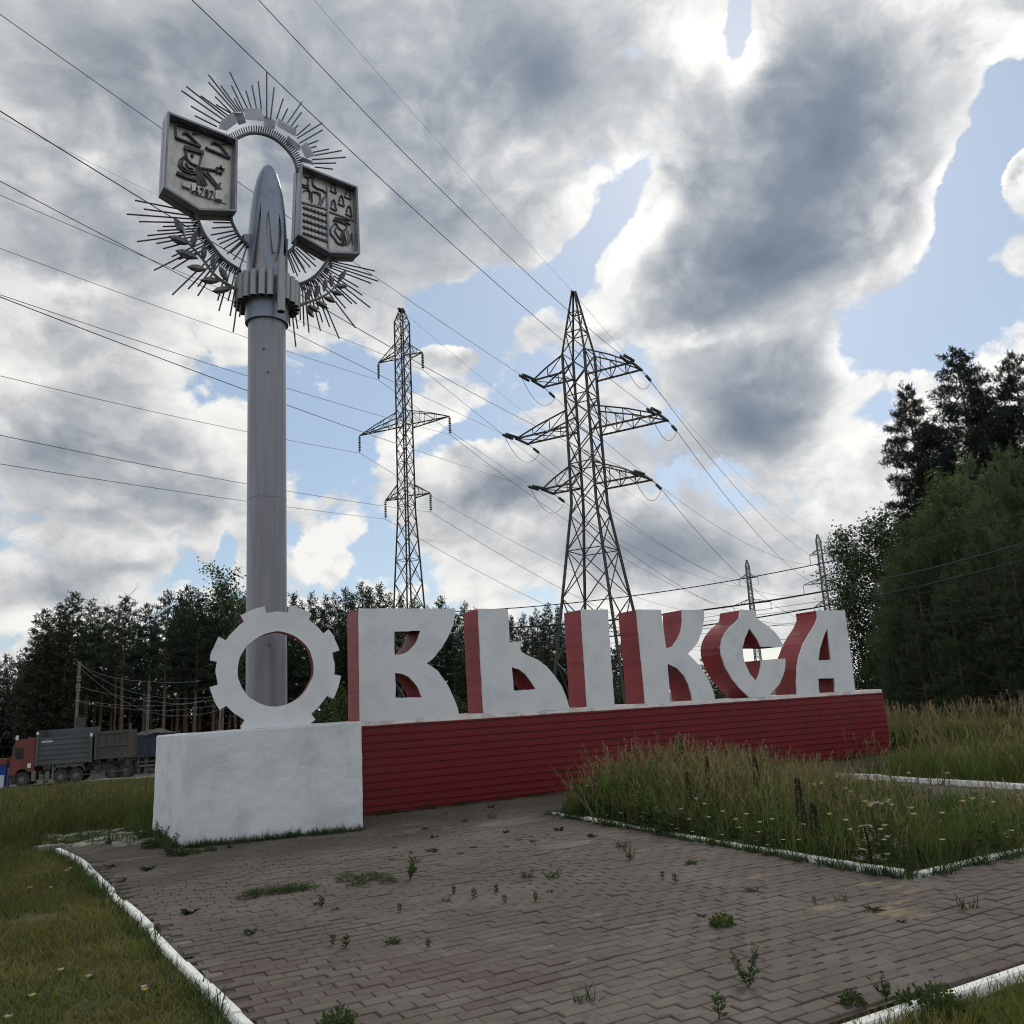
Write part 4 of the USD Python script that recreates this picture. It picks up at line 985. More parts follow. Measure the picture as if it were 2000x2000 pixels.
def pylon(name, label, R, axis, levels, apex, arms, steel, brace_w=0.06, leg_w=0.14, kind='hang', seg=1.15, ins_len=1.7, parts=True, group=None):
    """axis: pixels top and bottom of the mast's axis; levels: (pixel y, width in pixels) from top to ground; arms: (left tip, right tip, tie pixel y, end beam half-length)."""
    (xa, ya), (xb, yb) = axis
    xat = lambda y: xa + (xb - xa) * (y - ya) / (yb - ya)
    P = at_range(xat((ya + yb) / 2), (ya + yb) / 2, R); C = np.array([P[0], P[1]])
    zat = lambda y: at_range(xat(y), y, R)[2]
    gz_ = ground_z(*C)
    depth = (np.array([*C, 0]) - EYE) @ CF
    lev = [(zat(y), w * depth / FPX / 1.366 / 2) for y, w in levels]
    zl, hl = lev[-1]; zp, hp = lev[-2]
    lev.append((gz_ - 0.3, hl + (hl - hp) / (zp - zl) * (zl - gz_ + 0.3)))
    lev = lev[::-1]
    zs = np.array([q[0] for q in lev]); hs = np.array([q[1] for q in lev])
    hw = lambda z: np.interp(z, zs, hs)
    c0 = np.array([*C, 0.0])
    corner = lambda z, i, j: c0 + ADIR * i * hw(z) + LDIR * j * hw(z) + [0, 0, z]
    t = thing(name, label, 'pylon', (C[0], C[1], gz_), group)
    top = lev[-1][0]
    ap = np.array([*(C), zat(apex[1])]) + ADIR * 0
    for i, j in ((-1, -1), (1, -1), (1, 1), (-1, 1)):
        m = MB()
        for a, b in zip(lev[:-1], lev[1:]):
            m.bar(corner(a[0], i, j), corner(b[0], i, j), leg_w)
        m.bar(corner(top, i, j), ap + ADIR * i * 0.12 + LDIR * j * 0.12, leg_w * 0.75)
        obj('leg', m, steel, t)
    obj('peak', MB().bar(ap - LDIR * 0.35, ap + LDIR * 0.35, 0.18, 0.16).bar(ap - ADIR * 0.2, ap + ADIR * 0.2, 0.2, 0.2), steel, t)
    # bracing panels, each bar a piece of its own
    nodes = [zs[0] + 0.3]
    while nodes[-1] < top - 0.6:
        nodes.append(nodes[-1] + 2 * hw(nodes[-1]) * seg)
    nodes = np.array(nodes); nodes = nodes[0] + (nodes - nodes[0]) * (top - nodes[0]) / (nodes[-1] - nodes[0])
    faces = [((-1, -1), (1, -1)), ((1, -1), (1, 1)), ((1, 1), (-1, 1)), ((-1, 1), (-1, -1))]
    joint = MB()
    for k_, (za, zb) in enumerate(zip(nodes[:-1], nodes[1:])):
        for fi, (p, q) in enumerate(faces):
            bars = [(corner(za, *p), corner(zb, *q)), (corner(za, *q), corner(zb, *p))]
            for u, v in bars:
                if parts: obj('brace', MB().bar(u, v, brace_w), steel, t)
                else: joint.bar(u, v, brace_w)
            if k_ % 3 == 0 and k_:
                if parts: obj('brace', MB().bar(corner(za, *p), corner(za, *q), brace_w), steel, t)
                else: joint.bar(corner(za, *p), corner(za, *q), brace_w)
    for k_ in range(2):                                           # the peak's cross bars
        zz = top + (ap[2] - top) * (k_ + 1) / 3; f = (k_ + 1) / 3
        pc = lambda i, j: corner(top, i, j) * (1 - f) + (ap + ADIR * i * 0.12 + LDIR * j * 0.12) * f
        pl = lambda i, j: corner(top, i, j) * (1 - f + 1 / 3) + (ap + ADIR * i * 0.12 + LDIR * j * 0.12) * (f - 1 / 3)
        for fi, (p, q) in enumerate(faces):
            joint.bar(pc(*p), pc(*q), brace_w); joint.bar(pl(*p), pc(*q), brace_w)
    obj('peak_lacing' if parts else 'bracing', joint, steel, t, kind='stuff')
    hooks = []
    for (lt, rt, tie_y, eb) in arms:
        for side, tip in ((-1, lt), (1, rt)):
            T = on_plane(*tip, np.array([*C, 0.0]), LDIR)
            L = (T - c0) @ ADIR; T = c0 + ADIR * L + [0, 0, T[2]]
            zt_, ztie = T[2], zat(tie_y)
            m = MB(); lac = MB()
            ends = [T + LDIR * j * eb for j in (-1, 1)]
            if eb > 0.2: m.bar(ends[0] - LDIR * 0.15, ends[1] + LDIR * 0.15, 0.14)
            n_ = max(2, int(round((abs(L) - hw(zt_)) / 1.3)))
            for j in (-1, 1):
                b0, u0, e0 = corner(zt_, side, j), corner(ztie, side, j), ends[(j + 1) // 2]
                m.bar(b0, e0, leg_w * 0.75)
                if abs(L) > 3.2:
                    mid = e0 + (u0 - e0) * 0.45 + [0, 0, (ztie - zt_) * 0.06]
                    m.bar(u0, mid, leg_w * 0.6).bar(mid, e0, leg_w * 0.6)
                    prof_ = lambda f: (e0 + (mid - e0) * f / 0.45) if f < 0.45 else (mid + (u0 - mid) * (f - 0.45) / 0.55)
                else:
                    m.bar(u0, e0, leg_w * 0.6); prof_ = lambda f: e0 + (u0 - e0) * f
                for q in range(1, n_):
                    f = q / n_; lo_ = e0 + (b0 - e0) * f; hi_ = prof_(f)
                    lac.bar(lo_, hi_, brace_w * 0.8)
                    if q < n_ - 0: lac.bar(lo_, prof_(min(1, (q + 1) / n_)), brace_w * 0.8)
            for q in range(n_):
                f, g_ = q / n_, (q + 1) / n_
                lac.bar(ends[0] + (corner(zt_, side, -1) - ends[0]) * f, ends[1] + (corner(zt_, side, 1) - ends[1]) * g_, brace_w * 0.8)
            arm = obj('cross_arm', m, steel, t)
            obj('lacing', lac, steel, arm)
            def string(a, b):
                n_d = max(4, int(np.linalg.norm(b - a) / 0.145)); d = unit(b - a)
                s = unit(np.cross(d, [0.3, 0.7, 0.2])); u = np.cross(d, s)
                prof_, Lz = [], np.linalg.norm(b - a)
                for q in range(n_d):
                    z0 = 0.1 + (Lz - 0.2) * q / n_d; st = (Lz - 0.2) / n_d
                    prof_ += [(0.025, z0), (0.11 if parts else 0.1, z0 + st * 0.25), (0.095, z0 + st * 0.5), (0.025, z0 + st * 0.55)]
                prof_ = [(0.02, 0)] + prof_ + [(0.02, Lz)]
                v, q_ = lathe(prof_, 10 if parts else 5)
                obj('insulator', MB().add(a + v[:, :1] * s + v[:, 1:2] * u + v[:, 2:] * d, q_), 'insulator_glass', t)
            if kind == 'hang':
                e = T - [0, 0, ins_len]; string(T, e); hooks.append((e, e))
            else:
                near, far = ends[0] - LDIR * 0.1, ends[1] + LDIR * 0.1
                na_, fa_ = near - LDIR * 1.75 + [0, 0, -0.10], far + LDIR * 1.75 + [0, 0, -0.32]
                for o in (-0.22, 0.22):
                    string(near + ADIR * o, na_ + ADIR * o * 0.6)
                lk_ = far + (fa_ - far) * 0.42; string(lk_, fa_)
                obj('link', MB().bar(far, lk_, 0.035), steel, t)
                jm = [na_ + (fa_ - na_) * f + np.array([0, 0, -1.35 * (1 - (2 * f - 1) ** 2)]) for f in np.linspace(0, 1, 14)]
                obj('jumper_loop', MB().tube(jm, 0.02, 4), 'wire_metal', t)
                hooks.append((na_, fa_))
    return dict(path=t, hooks=hooks, apex=ap)

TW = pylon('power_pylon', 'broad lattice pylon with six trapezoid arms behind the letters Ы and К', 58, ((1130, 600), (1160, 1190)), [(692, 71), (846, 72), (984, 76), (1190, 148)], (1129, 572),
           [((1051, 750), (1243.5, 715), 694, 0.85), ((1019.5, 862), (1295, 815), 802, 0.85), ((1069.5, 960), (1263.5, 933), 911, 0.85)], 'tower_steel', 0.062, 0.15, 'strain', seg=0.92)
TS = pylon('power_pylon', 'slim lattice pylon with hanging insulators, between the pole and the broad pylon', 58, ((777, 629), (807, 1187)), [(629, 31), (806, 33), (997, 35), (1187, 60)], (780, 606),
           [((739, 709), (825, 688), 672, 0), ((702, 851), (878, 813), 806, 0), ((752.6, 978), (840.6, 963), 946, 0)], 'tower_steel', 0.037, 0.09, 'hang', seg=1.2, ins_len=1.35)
FA = pylon('power_pylon', 'small distant pylon seen above the letter С', 172, ((1459, 1106), (1470, 1190)), [(1104, 8.5), (1150, 9.5), (1190, 11)], (1459, 1094.5),
           [((1444, 1131), (1480, 1127), 1121, 0), ((1433, 1183), (1505, 1175), 1170, 0)], 'far_steel', 0.07, 0.14, 'hang', seg=1.0, ins_len=1.6, parts=False)
FB = pylon('power_pylon', 'distant pylon beside the birch, above the letter А', 150, ((1597, 1056), (1617, 1190)), [(1055, 11), (1120, 12), (1190, 13)], (1593, 1045),
           [((1581, 1085), (1625, 1079), 1073, 0), ((1569, 1143), (1648, 1130), 1129, 0), ((1590, 1186), (1636, 1180), 1172, 0)], 'far_steel', 0.065, 0.13, 'hang', seg=1.0, ins_len=1.6, parts=False)

def wire_back(A, pxs, label, r=0.019, group='power lines from the pylons to the upper left', c=0.0007):
    """From the hook A back over the viewer's side, through the given picture points of its vertical plane."""
    n = unit(np.cross(LDIR, [0, 0, 1]))
    pts = [(0.0, A[2])]
    for p in pxs:
        P = on_plane(*p, A, n); pts.append(((P - A) @ LDIR, P[2]))
    s = np.array([p[0] for p in pts]); z = np.array([p[1] for p in pts])
    if len(pts) == 2:
        b = (z[1] - z[0] - c * s[1] ** 2) / s[1]; poly = (c, b)
    else:
        M = np.stack([s[1:] ** 2, s[1:]], 1); sol = np.linalg.lstsq(M, z[1:] - A[2], rcond=None)[0]; poly = tuple(sol)
        if not 0.0 < poly[0] < 0.004:
            cc = min(max(poly[0], 0.0002), 0.004); b = np.mean((z[1:] - A[2] - cc * s[1:] ** 2) / s[1:]); poly = (cc, b)
    u = np.linspace(0, s.min() - 25, 50)
    P = A + u[:, None] * LDIR; P[:, 2] = A[2] + poly[0] * u ** 2 + poly[1] * u
    obj('power_line', MB().tube(P, r, 4), 'wire_metal', label=label, category='cable', group=group)

def wire_span(A, B, sag, label, r=0.02, group='power lines between the near and the far pylons'):
    u = np.linspace(0, 1, 40)[:, None]
    P = A + (B - A) * u; P[:, 2] -= sag * 4 * (u[:, 0] * (1 - u[:, 0]))
    obj('power_line', MB().tube(P, r, 4), 'wire_metal', label=label, category='cable', group=group)

# hooks come as left, right of the upper, middle and lower arms
h = [q[0] for q in TW['hooks']]
ARMS = ['upper left', 'upper right', 'middle left', 'middle right', 'lower left', 'lower right']
LBS = [f'dark power line from the {a} arm of the broad pylon to the left' for a in ARMS]
wire_back(h[0], [(310, 247), (0, 28)], LBS[0])
wire_back(h[1], [(1036, 540), (505, 0)], LBS[1])
wire_back(h[2], [(0, 354)], LBS[2])
wire_back(h[3], [(954, 540), (375, 0)], LBS[3])
wire_back(h[4], [(701, 841), (52, 600)], LBS[4])
wire_back(h[5], [(768, 681), (0, 217)], LBS[5])
wire_back(TW['apex'], [(613, 0)], 'thin earth wire from the tip of the broad pylon to the top edge', 0.009, None)
h = [q[0] for q in TS['hooks']]
LSS = [f'thin power line from the {a} arm of the slim pylon to the left' for a in ARMS]
wire_back(h[0], [(481, 659), (0, 485)], LSS[0], 0.015)
wire_back(h[1], [(0, 381)], LSS[1], 0.015)
wire_back(h[2], [(481, 843), (0, 734)], LSS[2], 0.015)
wire_back(h[3], [(563, 759), (72, 600)], LSS[3], 0.015)
wire_back(h[4], [(0, 906)], LSS[4], 0.015)
wire_back(h[5], [(481, 945), (0, 850)], LSS[5], 0.015)
wire_back(TS['apex'], [(0, 230)], 'thin earth wire from the tip of the slim pylon to the left edge', 0.008, None)
hf = [q[1] for q in TW['hooks']]; fb = [q[0] for q in FB['hooks']]
for q in range(6):
    wire_span(hf[q], fb[q], 3.0 + 0.3 * q, f'dark power line from the {ARMS[q]} arm of the broad pylon to the right', 0.022)
wire_span(TW['apex'], FB['apex'], 2.5, 'thin earth wire between the tips of the broad pylon and the distant one', 0.011, None)
hs_ = [q[1] for q in TS['hooks']]; fa = [q[0] for q in FA['hooks']]
for q in range(6):
    tgt = fa[q] if q < 4 else fa[q - 2] - np.array([0, 0, 6.0])
    wire_span(hs_[q], tgt, 3.0 + 0.3 * q, f'thin power line from the {ARMS[q]} arm of the slim pylon to the right', 0.02)
wire_span(TS['apex'], FA['apex'], 2.5, 'thin earth wire between the tips of the slim pylon and the small distant one', 0.011, None)

# telephone and supply cables crossing behind the letters to the right
def cable(pxs, r, label, D0=21.5, group=None, mat='cable_black', n=60):
    from scipy.interpolate import PchipInterpolator
    pxs = sorted(pxs); x = np.array([p[0] for p in pxs], float); y = np.array([p[1] for p in pxs], float)
    nf_ = unit([CF[0], CF[1], 0]); p0 = EYE + nf_ * D0
    q = np.array([on_plane(a, b, p0, nf_) for a, b in zip(x, y)])
    s = (q - q[0]) @ unit(q[-1] - q[0])
    f = np.polyfit(s, q[:, 2], min(3, len(s) - 1)) if len(s) > 2 else np.polyfit(s, q[:, 2], 1)
    u = np.linspace(0, s[-1] + 2.0, n)
    d = unit((q[-1] - q[0]) * [1, 1, 0]); hs2 = (q - q[0]) @ d
    base = q[0][None] + (u * np.interp(1, [0, 1], [0, hs2[-1] / s[-1]]))[:, None] * d
    base[:, 2] = np.polyval(f, u)
    obj('overhead_cable', MB().tube(base, r, 5), mat, label=label, category='cable', group=group)
cable([(640, 1196), (1000, 1186), (1259, 1164), (1350, 1147), (1663, 1087), (2000, 1003)], 0.013, 'uppermost black cable rising to the right edge in front of the young pines', 21.5)
cable([(900, 1232), (1375, 1191), (1505, 1174), (1619, 1153), (2000, 1060)], 0.022, 'thickest black twisted cable rising across the right-hand trees', 21.4)
cable([(900, 1262), (1380, 1221), (1480, 1207), (1629, 1180), (1810, 1142), (2000, 1093)], 0.017, 'second thick black cable, just above the letters С and А', 21.6)
LC = 'thin grey cable crossing behind the letters К, С and А'
for ys in ((1246, 1206, 1169, 1128), (1252, 1214, 1180, 1140), (1272, 1238, 1205, 1165), (1240, 1228, 1215, 1190), (1290, 1262, 1238, 1205)):
    cable([(700, ys[0]), (1375, ys[1]), (1640, ys[2]), (2000, ys[3] - 8)], 0.006, LC, 21.8, 'thin cables behind the letters')

# concrete poles by the road on the left, with pale slack wires
def pole_left(px, ytop, ybot, R, label, bands):
    P = at_range(px, ybot, R); zt__ = at_range(px, ytop, R)[2]; g = ground_z(P[0], P[1])
    t = thing('utility_pole', label, 'utility pole', (P[0], P[1], g))
    obj('shaft', MB().tube([(P[0], P[1], g - .3), (P[0], P[1], zt__)], [0.16, 0.11], 8), 'concrete', t)
    for b in bands:
        z_ = at_range(px, b, R)[2]
        obj('clamp_band', MB().tube([(P[0], P[1], z_ - .05), (P[0], P[1], z_ + .05)], 0.18, 8).bar((P[0] - .1, P[1] - .35, z_), (P[0] + .1, P[1] + .35, z_), 0.06), 'pale_wire', t)
    return np.array([P[0], P[1], 0]), t
PA, ta = pole_left(147, 1292, 1440, 77, 'taller concrete pole standing behind the red dump truck', (1323, 1329, 1338, 1342, 1348, 1369))
PB, tb_ = pole_left(287, 1318, 1440, 80, 'thinner concrete pole left of the white gear', (1363, 1369, 1378))
obj('transformer_box', MB().box(PA + [0.3, -0.2, at_range(147, 1415, 77)[2]], (0.7, 0.5, 1.1)).bar(PA + [0.1, 0, at_range(147, 1403, 77)[2]], PA + [0.8, -.1, at_range(147, 1403, 77)[2]], 0.08), 'chassis_dark', ta)
LW = 'pale slack wire hanging from the concrete poles towards the gear'
def slack(pts, D=76):
    nf_ = unit([ray(220, 1400)[0], ray(220, 1400)[1], 0]); p0 = EYE + nf_ * D
    q = np.array([on_plane(a, b, p0, nf_) for a, b in pts]); p, _ = arc(q, 30)
    obj('slack_wire', MB().tube(p, 0.012, 4), 'pale_wire', label=LW, category='cable', group='slack wires on the left')
slack([(147, 1288), (215, 1322), (287, 1331), (340, 1333), (392, 1329)])
slack([(147, 1288), (205, 1330), (287, 1358), (345, 1364), (420, 1360)])
slack([(143, 1292), (205, 1345), (287, 1389), (350, 1398), (450, 1380)])
slack([(152, 1340), (210, 1355), (287, 1368), (340, 1374), (400, 1367)])
slack([(152, 1368), (210, 1375), (287, 1379), (350, 1376), (430, 1365)])
slack([(152, 1371), (210, 1380), (287, 1387), (350, 1386), (430, 1376)])

# ------------------------------------------------------------------ trees
def blades(P, D, L, W, rng, spread=0.25, droop=0.0):
    """Narrow leaves: diamonds of two triangles from the points P along D."""
    N_ = len(P); D = D / (np.linalg.norm(D, axis=1, keepdims=True) + 1e-9)
    D = D + rng.normal(0, spread, (N_, 3)); D /= np.linalg.norm(D, axis=1, keepdims=True)
    s = np.cross(D, rng.normal(0, 1, (N_, 3))); s /= np.linalg.norm(s, axis=1, keepdims=True) + 1e-9
    L = np.broadcast_to(L, (N_,))[:, None]; W = np.broadcast_to(W, (N_,))[:, None]
    m = P + D * L * 0.5 + [0, 0, -0.0]
    tip = P + D * L; tip[:, 2] -= droop * L[:, 0]
    v = np.stack([P, m + s * W / 2, tip, m - s * W / 2], 1).reshape(-1, 3)
    b = (np.arange(N_) * 4)[:, None]
    f = np.concatenate([b + [0, 1, 2], b + [0, 2, 3]])
    return v, f

def tufts(centers, dirs, n, L, W, rng, out=0.75):
    """Needle tufts: n blades round every shoot."""
    k_ = len(centers); P = np.repeat(centers, n, 0); D = np.repeat(dirs, n, 0)
    R = rng.normal(0, 1, (k_ * n, 3)); R /= np.linalg.norm(R, axis=1, keepdims=True)
    along = rng.uniform(-0.5, 0.5, (k_ * n, 1)) * L * 1.3
    P = P + np.repeat(dirs, n, 0) * along
    return blades(P, D * (1 - out) + R * out, L * rng.uniform(0.7, 1.25, k_ * n), W, rng, 0.1)

def trunk_tube(H, r0, rng, bend=0.02, n=9, top=0.2):
    t = np.linspace(0, 1, n)
    off = np.cumsum(rng.normal(0, bend, (n, 2)), 0) * H / n
    p = np.stack([off[:, 0], off[:, 1], t * H], 1)
    return p, r0 * (1 - t) ** 0.8 * (1 - top) + r0 * top * (1 - t * 0.8)

def conifer(name, H, z0, Rfun, n_br, seed, leaf_mat, tuft_L, tuft_W, tuft_n, per_m, r0, up=0.25, droop=-0.1, trunk_mat='pine_bark', candles=0.0, bare=6):
    rng = np.random.default_rng(seed); root = proto(name)
    p, r = trunk_tube(H, r0, rng)
    tr = MB().tube(p, r, 7)
    C, Dd = [], []
    limbs = MB()
    for q in range(n_br):
        t = (q + rng.uniform(0, 1)) / n_br; z = z0 + (H - z0) * t ** 0.92
        az = q * 2.4 + rng.normal(0, 0.3); L = Rfun(t) * rng.uniform(0.65, 1.2)
        if L < 0.15: L = 0.15
        rise = up * (0.3 + t) + rng.normal(0, 0.10)
        d = np.array([math.cos(az), math.sin(az), rise]); base = np.array([np.interp(z, p[:, 2], p[:, 0]), np.interp(z, p[:, 2], p[:, 1]), z])
        n = max(3, int(L * per_m)); u = rng.uniform(0.15, 1, n) ** 0.7
        curve = base + d * (u * L)[:, None]; curve[:, 2] += droop * L * u ** 2
        side = np.stack([-np.sin(az) * np.ones(n), np.cos(az) * np.ones(n), 0 * u], 1) * (rng.normal(0, 0.26, n) * L * (1.15 - u * 0.7))[:, None]
        curve = curve + side + rng.normal(0, 0.05 + 0.03 * L, (n, 3)) * [1, 1, 0.8]
        C.append(curve); sd = unit(d)[None] * 0.6 + side * 0.8 + [0, 0, 0.35]; Dd.append(sd / np.linalg.norm(sd, axis=1, keepdims=True))
        if q % 2 == 0 or n_br < 70:
            e = base + d * L * 0.8; e[2] += droop * L * 0.64
            limbs.tube([base, (base + e) / 2 + [0, 0, 0.03 * L], e], [0.012 + 0.014 * L, 0.01 + 0.01 * L, 0.006], 4, False)
    for q in range(bare):                          # dead stubs below the crown
        z = rng.uniform(z0 * 0.45, z0 + 0.1); az = rng.uniform(0, 6.28); L = rng.uniform(0.4, 1.4)
        base = np.array([np.interp(z, p[:, 2], p[:, 0]), np.interp(z, p[:, 2], p[:, 1]), z])
        limbs.tube([base, base + [math.cos(az) * L, math.sin(az) * L, rng.uniform(-.2, .3) * L]], [0.03, 0.008], 4, False)
    C, Dd = np.vstack(C), np.vstack(Dd)
    cr_ = MB().add(*tufts(C, Dd, tuft_n, tuft_L, tuft_W, rng))
    if candles:
        k_ = rng.random(len(C)) < candles
        cd = Dd[k_] * 0.25 + [0, 0, 1.0]
        out_ = C[k_] * [1, 1, 0]; out_ = out_ / (np.linalg.norm(out_, axis=1, keepdims=True) + .3)
        cd = out_ * 0.45 + Dd[k_] * .2 + [0, 0, 1.0]; cd /= np.linalg.norm(cd, axis=1, keepdims=True)
        Ls = rng.uniform(.3, .75, (k_.sum(), 1))
        for e in np.linspace(.1, 1, 6):                       # upright shoots like bottle brushes
            cr_.add(*tufts(C[k_] + cd * Ls * e, cd, 9, tuft_L * (0.8 - .3 * e), tuft_W * .9, rng, 0.55))
    t_ = obj('trunk', tr, trunk_mat, root, local=True, smooth=60)
    obj('limbs', limbs, trunk_mat, root, local=True, kind='stuff') if limbs.n else None
    obj('crown', cr_, leaf_mat, root, local=True)
    return root

def broadleaf(name, H, z0, Rfun, n_br, seed, leaf_mat, leaf_L, leaf_W, per_m, r0, trunk_mat='birch_bark', up=0.7, weep=0.0):
    rng = np.random.default_rng(seed); root = proto(name)
    p, r = trunk_tube(H, r0, rng, 0.03)
    limbs = MB(); C = []
    for q in range(n_br):
        t = (q + rng.uniform()) / n_br; z = z0 + (H - z0) * t; az = q * 2.4 + rng.normal(0, .4); L = max(.2, Rfun(t) * rng.uniform(.6, 1.2))
        base = np.array([np.interp(z, p[:, 2], p[:, 0]), np.interp(z, p[:, 2], p[:, 1]), z]); d = np.array([math.cos(az), math.sin(az), up + rng.normal(0, .15)])
        e = base + d * L; limbs.tube([base, (base + e) / 2 + [0, 0, .05 * L], e], [.012 + .02 * L, .01 + .01 * L, .006], 4, False)
        n = int(L * per_m) + 6; u = rng.uniform(.15, 1.08, n)
        c = base + d * (u * L)[:, None] + rng.normal(0, .07 + .17 * L, (n, 3)); c[:, 2] -= weep * L * u
        C.append(c)
    C = np.vstack(C); D = rng.normal(0, 1, C.shape) * [1, 1, .5] + [0, 0, -.7]
    cr_ = MB().add(*blades(C, D, leaf_L * rng.uniform(.7, 1.3, len(C)), leaf_W, rng, .3))
    obj('trunk', MB().tube(p, r, 7), trunk_mat, root, local=True, smooth=60); obj('limbs', limbs, trunk_mat, root, local=True, kind='stuff'); obj('crown', cr_, leaf_mat, root, local=True)
    return root

tall = lambda t: 2.6 * (1 - t) ** 0.8 * (0.6 + 0.4 * math.sin(min(1, t * 3) * 1.57)) + 0.12
narrow = lambda t: 2.0 * (1 - t) ** 1.0 + 0.1
FOREST = [
    conifer('prototype_forest_pine_a', 16, 7.5, tall, 48, 1, 'needles_dark', 0.34, 0.085, 8, 10, 0.20, bare=10),
    conifer('prototype_forest_pine_b', 17, 6.0, tall, 52, 2, 'needles_dark', 0.34, 0.085, 8, 10, 0.19, bare=10),
    conifer('prototype_forest_pine_c', 15, 4.5, narrow, 60, 3, 'needles_dark', 0.34, 0.085, 8, 10, 0.17, bare=8),
    conifer('prototype_forest_pine_d', 16, 8.5, tall, 40, 4, 'needles_dark', 0.36, 0.09, 8, 9, 0.21, bare=14),
    conifer('prototype_rusty_pine', 14, 4.0, tall, 46, 5, 'needles_rust', 0.42, 0.12, 7, 7, 0.18, bare=8),
]
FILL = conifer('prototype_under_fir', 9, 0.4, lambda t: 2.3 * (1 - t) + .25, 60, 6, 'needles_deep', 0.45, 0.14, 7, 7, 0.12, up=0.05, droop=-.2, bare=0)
BIRCH_F = broadleaf('prototype_forest_birch', 18, 8, lambda t: 2.4 * math.sin(min(1, .25 + t) * 2.6) + .3, 40, 7, 'birch_leaves', .26, .18, 40, 0.14, weep=.35)
BARE = proto('prototype_bare_tree')
rng = np.random.default_rng(77); m = MB(); p, r = trunk_tube(15, .13, rng, .02); m.tube(p, r, 6)
tw = MB()
for q in range(40):
    z = rng.uniform(8, 14.8); az = rng.uniform(0, 6.28); L = rng.uniform(.6, 1.9); b = np.array([np.interp(z, p[:, 2], p[:, 0]), np.interp(z, p[:, 2], p[:, 1]), z]); e = b + [math.cos(az) * L, math.sin(az) * L, rng.uniform(.2, .9) * L]
    tw.tube([b, (b + e) / 2, e], [.03, .02, .008], 4, False)
    for w in range(4):
        s_ = b + (e - b) * rng.uniform(.3, .95); tw.tube([s_, s_ + rng.normal(0, .4, 3) + [0, 0, .3]], [.012, .005], 3, False)
obj('trunk', m, 'pine_bark', BARE, local=True); obj('twigs', tw, 'pine_bark', BARE, local=True, kind='stuff')

FOREST_H = [16, 17, 15, 16, 14]
def plant(kind, name, x, y, h, H0, label, cat, group, rng, wide=1.0):
    s = h / H0
    return thing(name, label, cat, (x, y, ground_z(x, y) - 0.05), group, rotz=rng.uniform(0, 360), scale=(s * wide, s * wide, s), ref=kind)

rng = np.random.default_rng(42)
LF = 'tall dark pine with a bare lower trunk in the forest edge on the left'
def forest_row(xs, D, tops, kinds, label, name='pine_tree', group='pines of the forest on the left', jit=4):
    for x, yt in zip(xs, tops):
        R = D + rng.uniform(-jit, jit); P = at_range(x + rng.uniform(-4, 4), yt, R); g = ground_z(P[0], P[1])
        h = at_range(x, yt, R)[2] - g; kk = kinds[rng.integers(len(kinds))]
        plant(FOREST[kk], name, P[0], P[1], h, FOREST_H[kk], label, 'pine', group, rng, rng.uniform(.85, 1.1))
# pixel tops of the forest's outline, left to right
forest_row([72, 90, 118, 152, 178, 205, 252, 292, 330, 352, 372, 392, 418, 440, 462], 84, [1245, 1190, 1180, 1157, 1172, 1185, 1165, 1180, 1155, 1165, 1145, 1155, 1150, 1140, 1150], [0, 1, 3], LF)
forest_row([60, 105, 135, 165, 195, 225, 262, 300, 340, 365, 400, 430, 455, 475], 92, [1290, 1230, 1215, 1205, 1215, 1200, 1210, 1200, 1195, 1180, 1185, 1175, 1180, 1170], [0, 1, 2, 3], LF)
forest_row([45, 75, 100, 130, 160, 190, 215, 245, 275, 305, 335, 365, 395, 425, 455, 478], 104, [1310, 1262, 1250, 1240, 1235, 1235, 1230, 1230, 1225, 1220, 1215, 1210, 1205, 1200, 1195, 1190], [1, 2], LF)
LM = 'dark pine of the distant forest behind the sign'
forest_row([486, 505, 528, 548, 570, 590, 612, 632, 650, 672, 690, 708, 726, 742, 762, 786, 810, 838, 862, 885, 905, 925, 950], 98, [1155, 1150, 1150, 1155, 1160, 1175, 1160, 1165, 1160, 1150, 1160, 1140, 1150, 1142, 1160, 1165, 1170, 1185, 1165, 1190, 1178, 1190, 1205], [0, 1, 2], LM, group='pines of the forest behind the sign')
forest_row(range(490, 1010, 24), 110, [1185 + 0.04 * q for q in range(0, 560, 24)], [1, 2], LM, group='pines of the forest behind the sign')
forest_row([1000, 1022, 1048, 1068, 1090, 1110, 1150, 1190, 1225], 104, [1205, 1200, 1190, 1180, 1185, 1195, 1270, 1280, 1285], [0, 1, 2], LM, group='pines of the forest behind the sign')
forest_row([985, 1010, 1035, 1060, 1085, 1105], 118, [1215, 1210, 1205, 1200, 1205, 1215], [1, 2], LM, group='pines of the forest behind the sign')
forest_row([1375, 1388, 1402], 120, [1270, 1262, 1275], [1, 2], LM, group='pines of the forest behind the sign')
forest_row([0, 12, 22, 34, 46], 120, [1285, 1278, 1283, 1280, 1290], [1, 2], 'small far pine at the left edge beside the tall forest', group='far pines at the left edge')
for x, yt, wd in ((95, 1212, 1.15), (75, 1255, 1.3), (120, 1235, 1.2)):
    R = 79; P = at_range(x, 1420, R); g = ground_z(P[0], P[1])
    plant(FOREST[4], 'pine_tree', P[0], P[1], at_range(x, yt, R)[2] - g, 14, 'rust-tinged pine at the left corner of the forest', 'pine', 'rusty pines at the left corner of the forest', rng, wd)
for x in list(range(-20, 500, 26)):
    R = 99 + rng.uniform(-4, 8); P = at_range(x, 1420, R); plant(FILL, 'fir_tree', P[0], P[1], rng.uniform(6, 9), 9, 'dark young fir in the shade under the forest pines', 'fir', 'young firs under the pines', rng, 1.3)
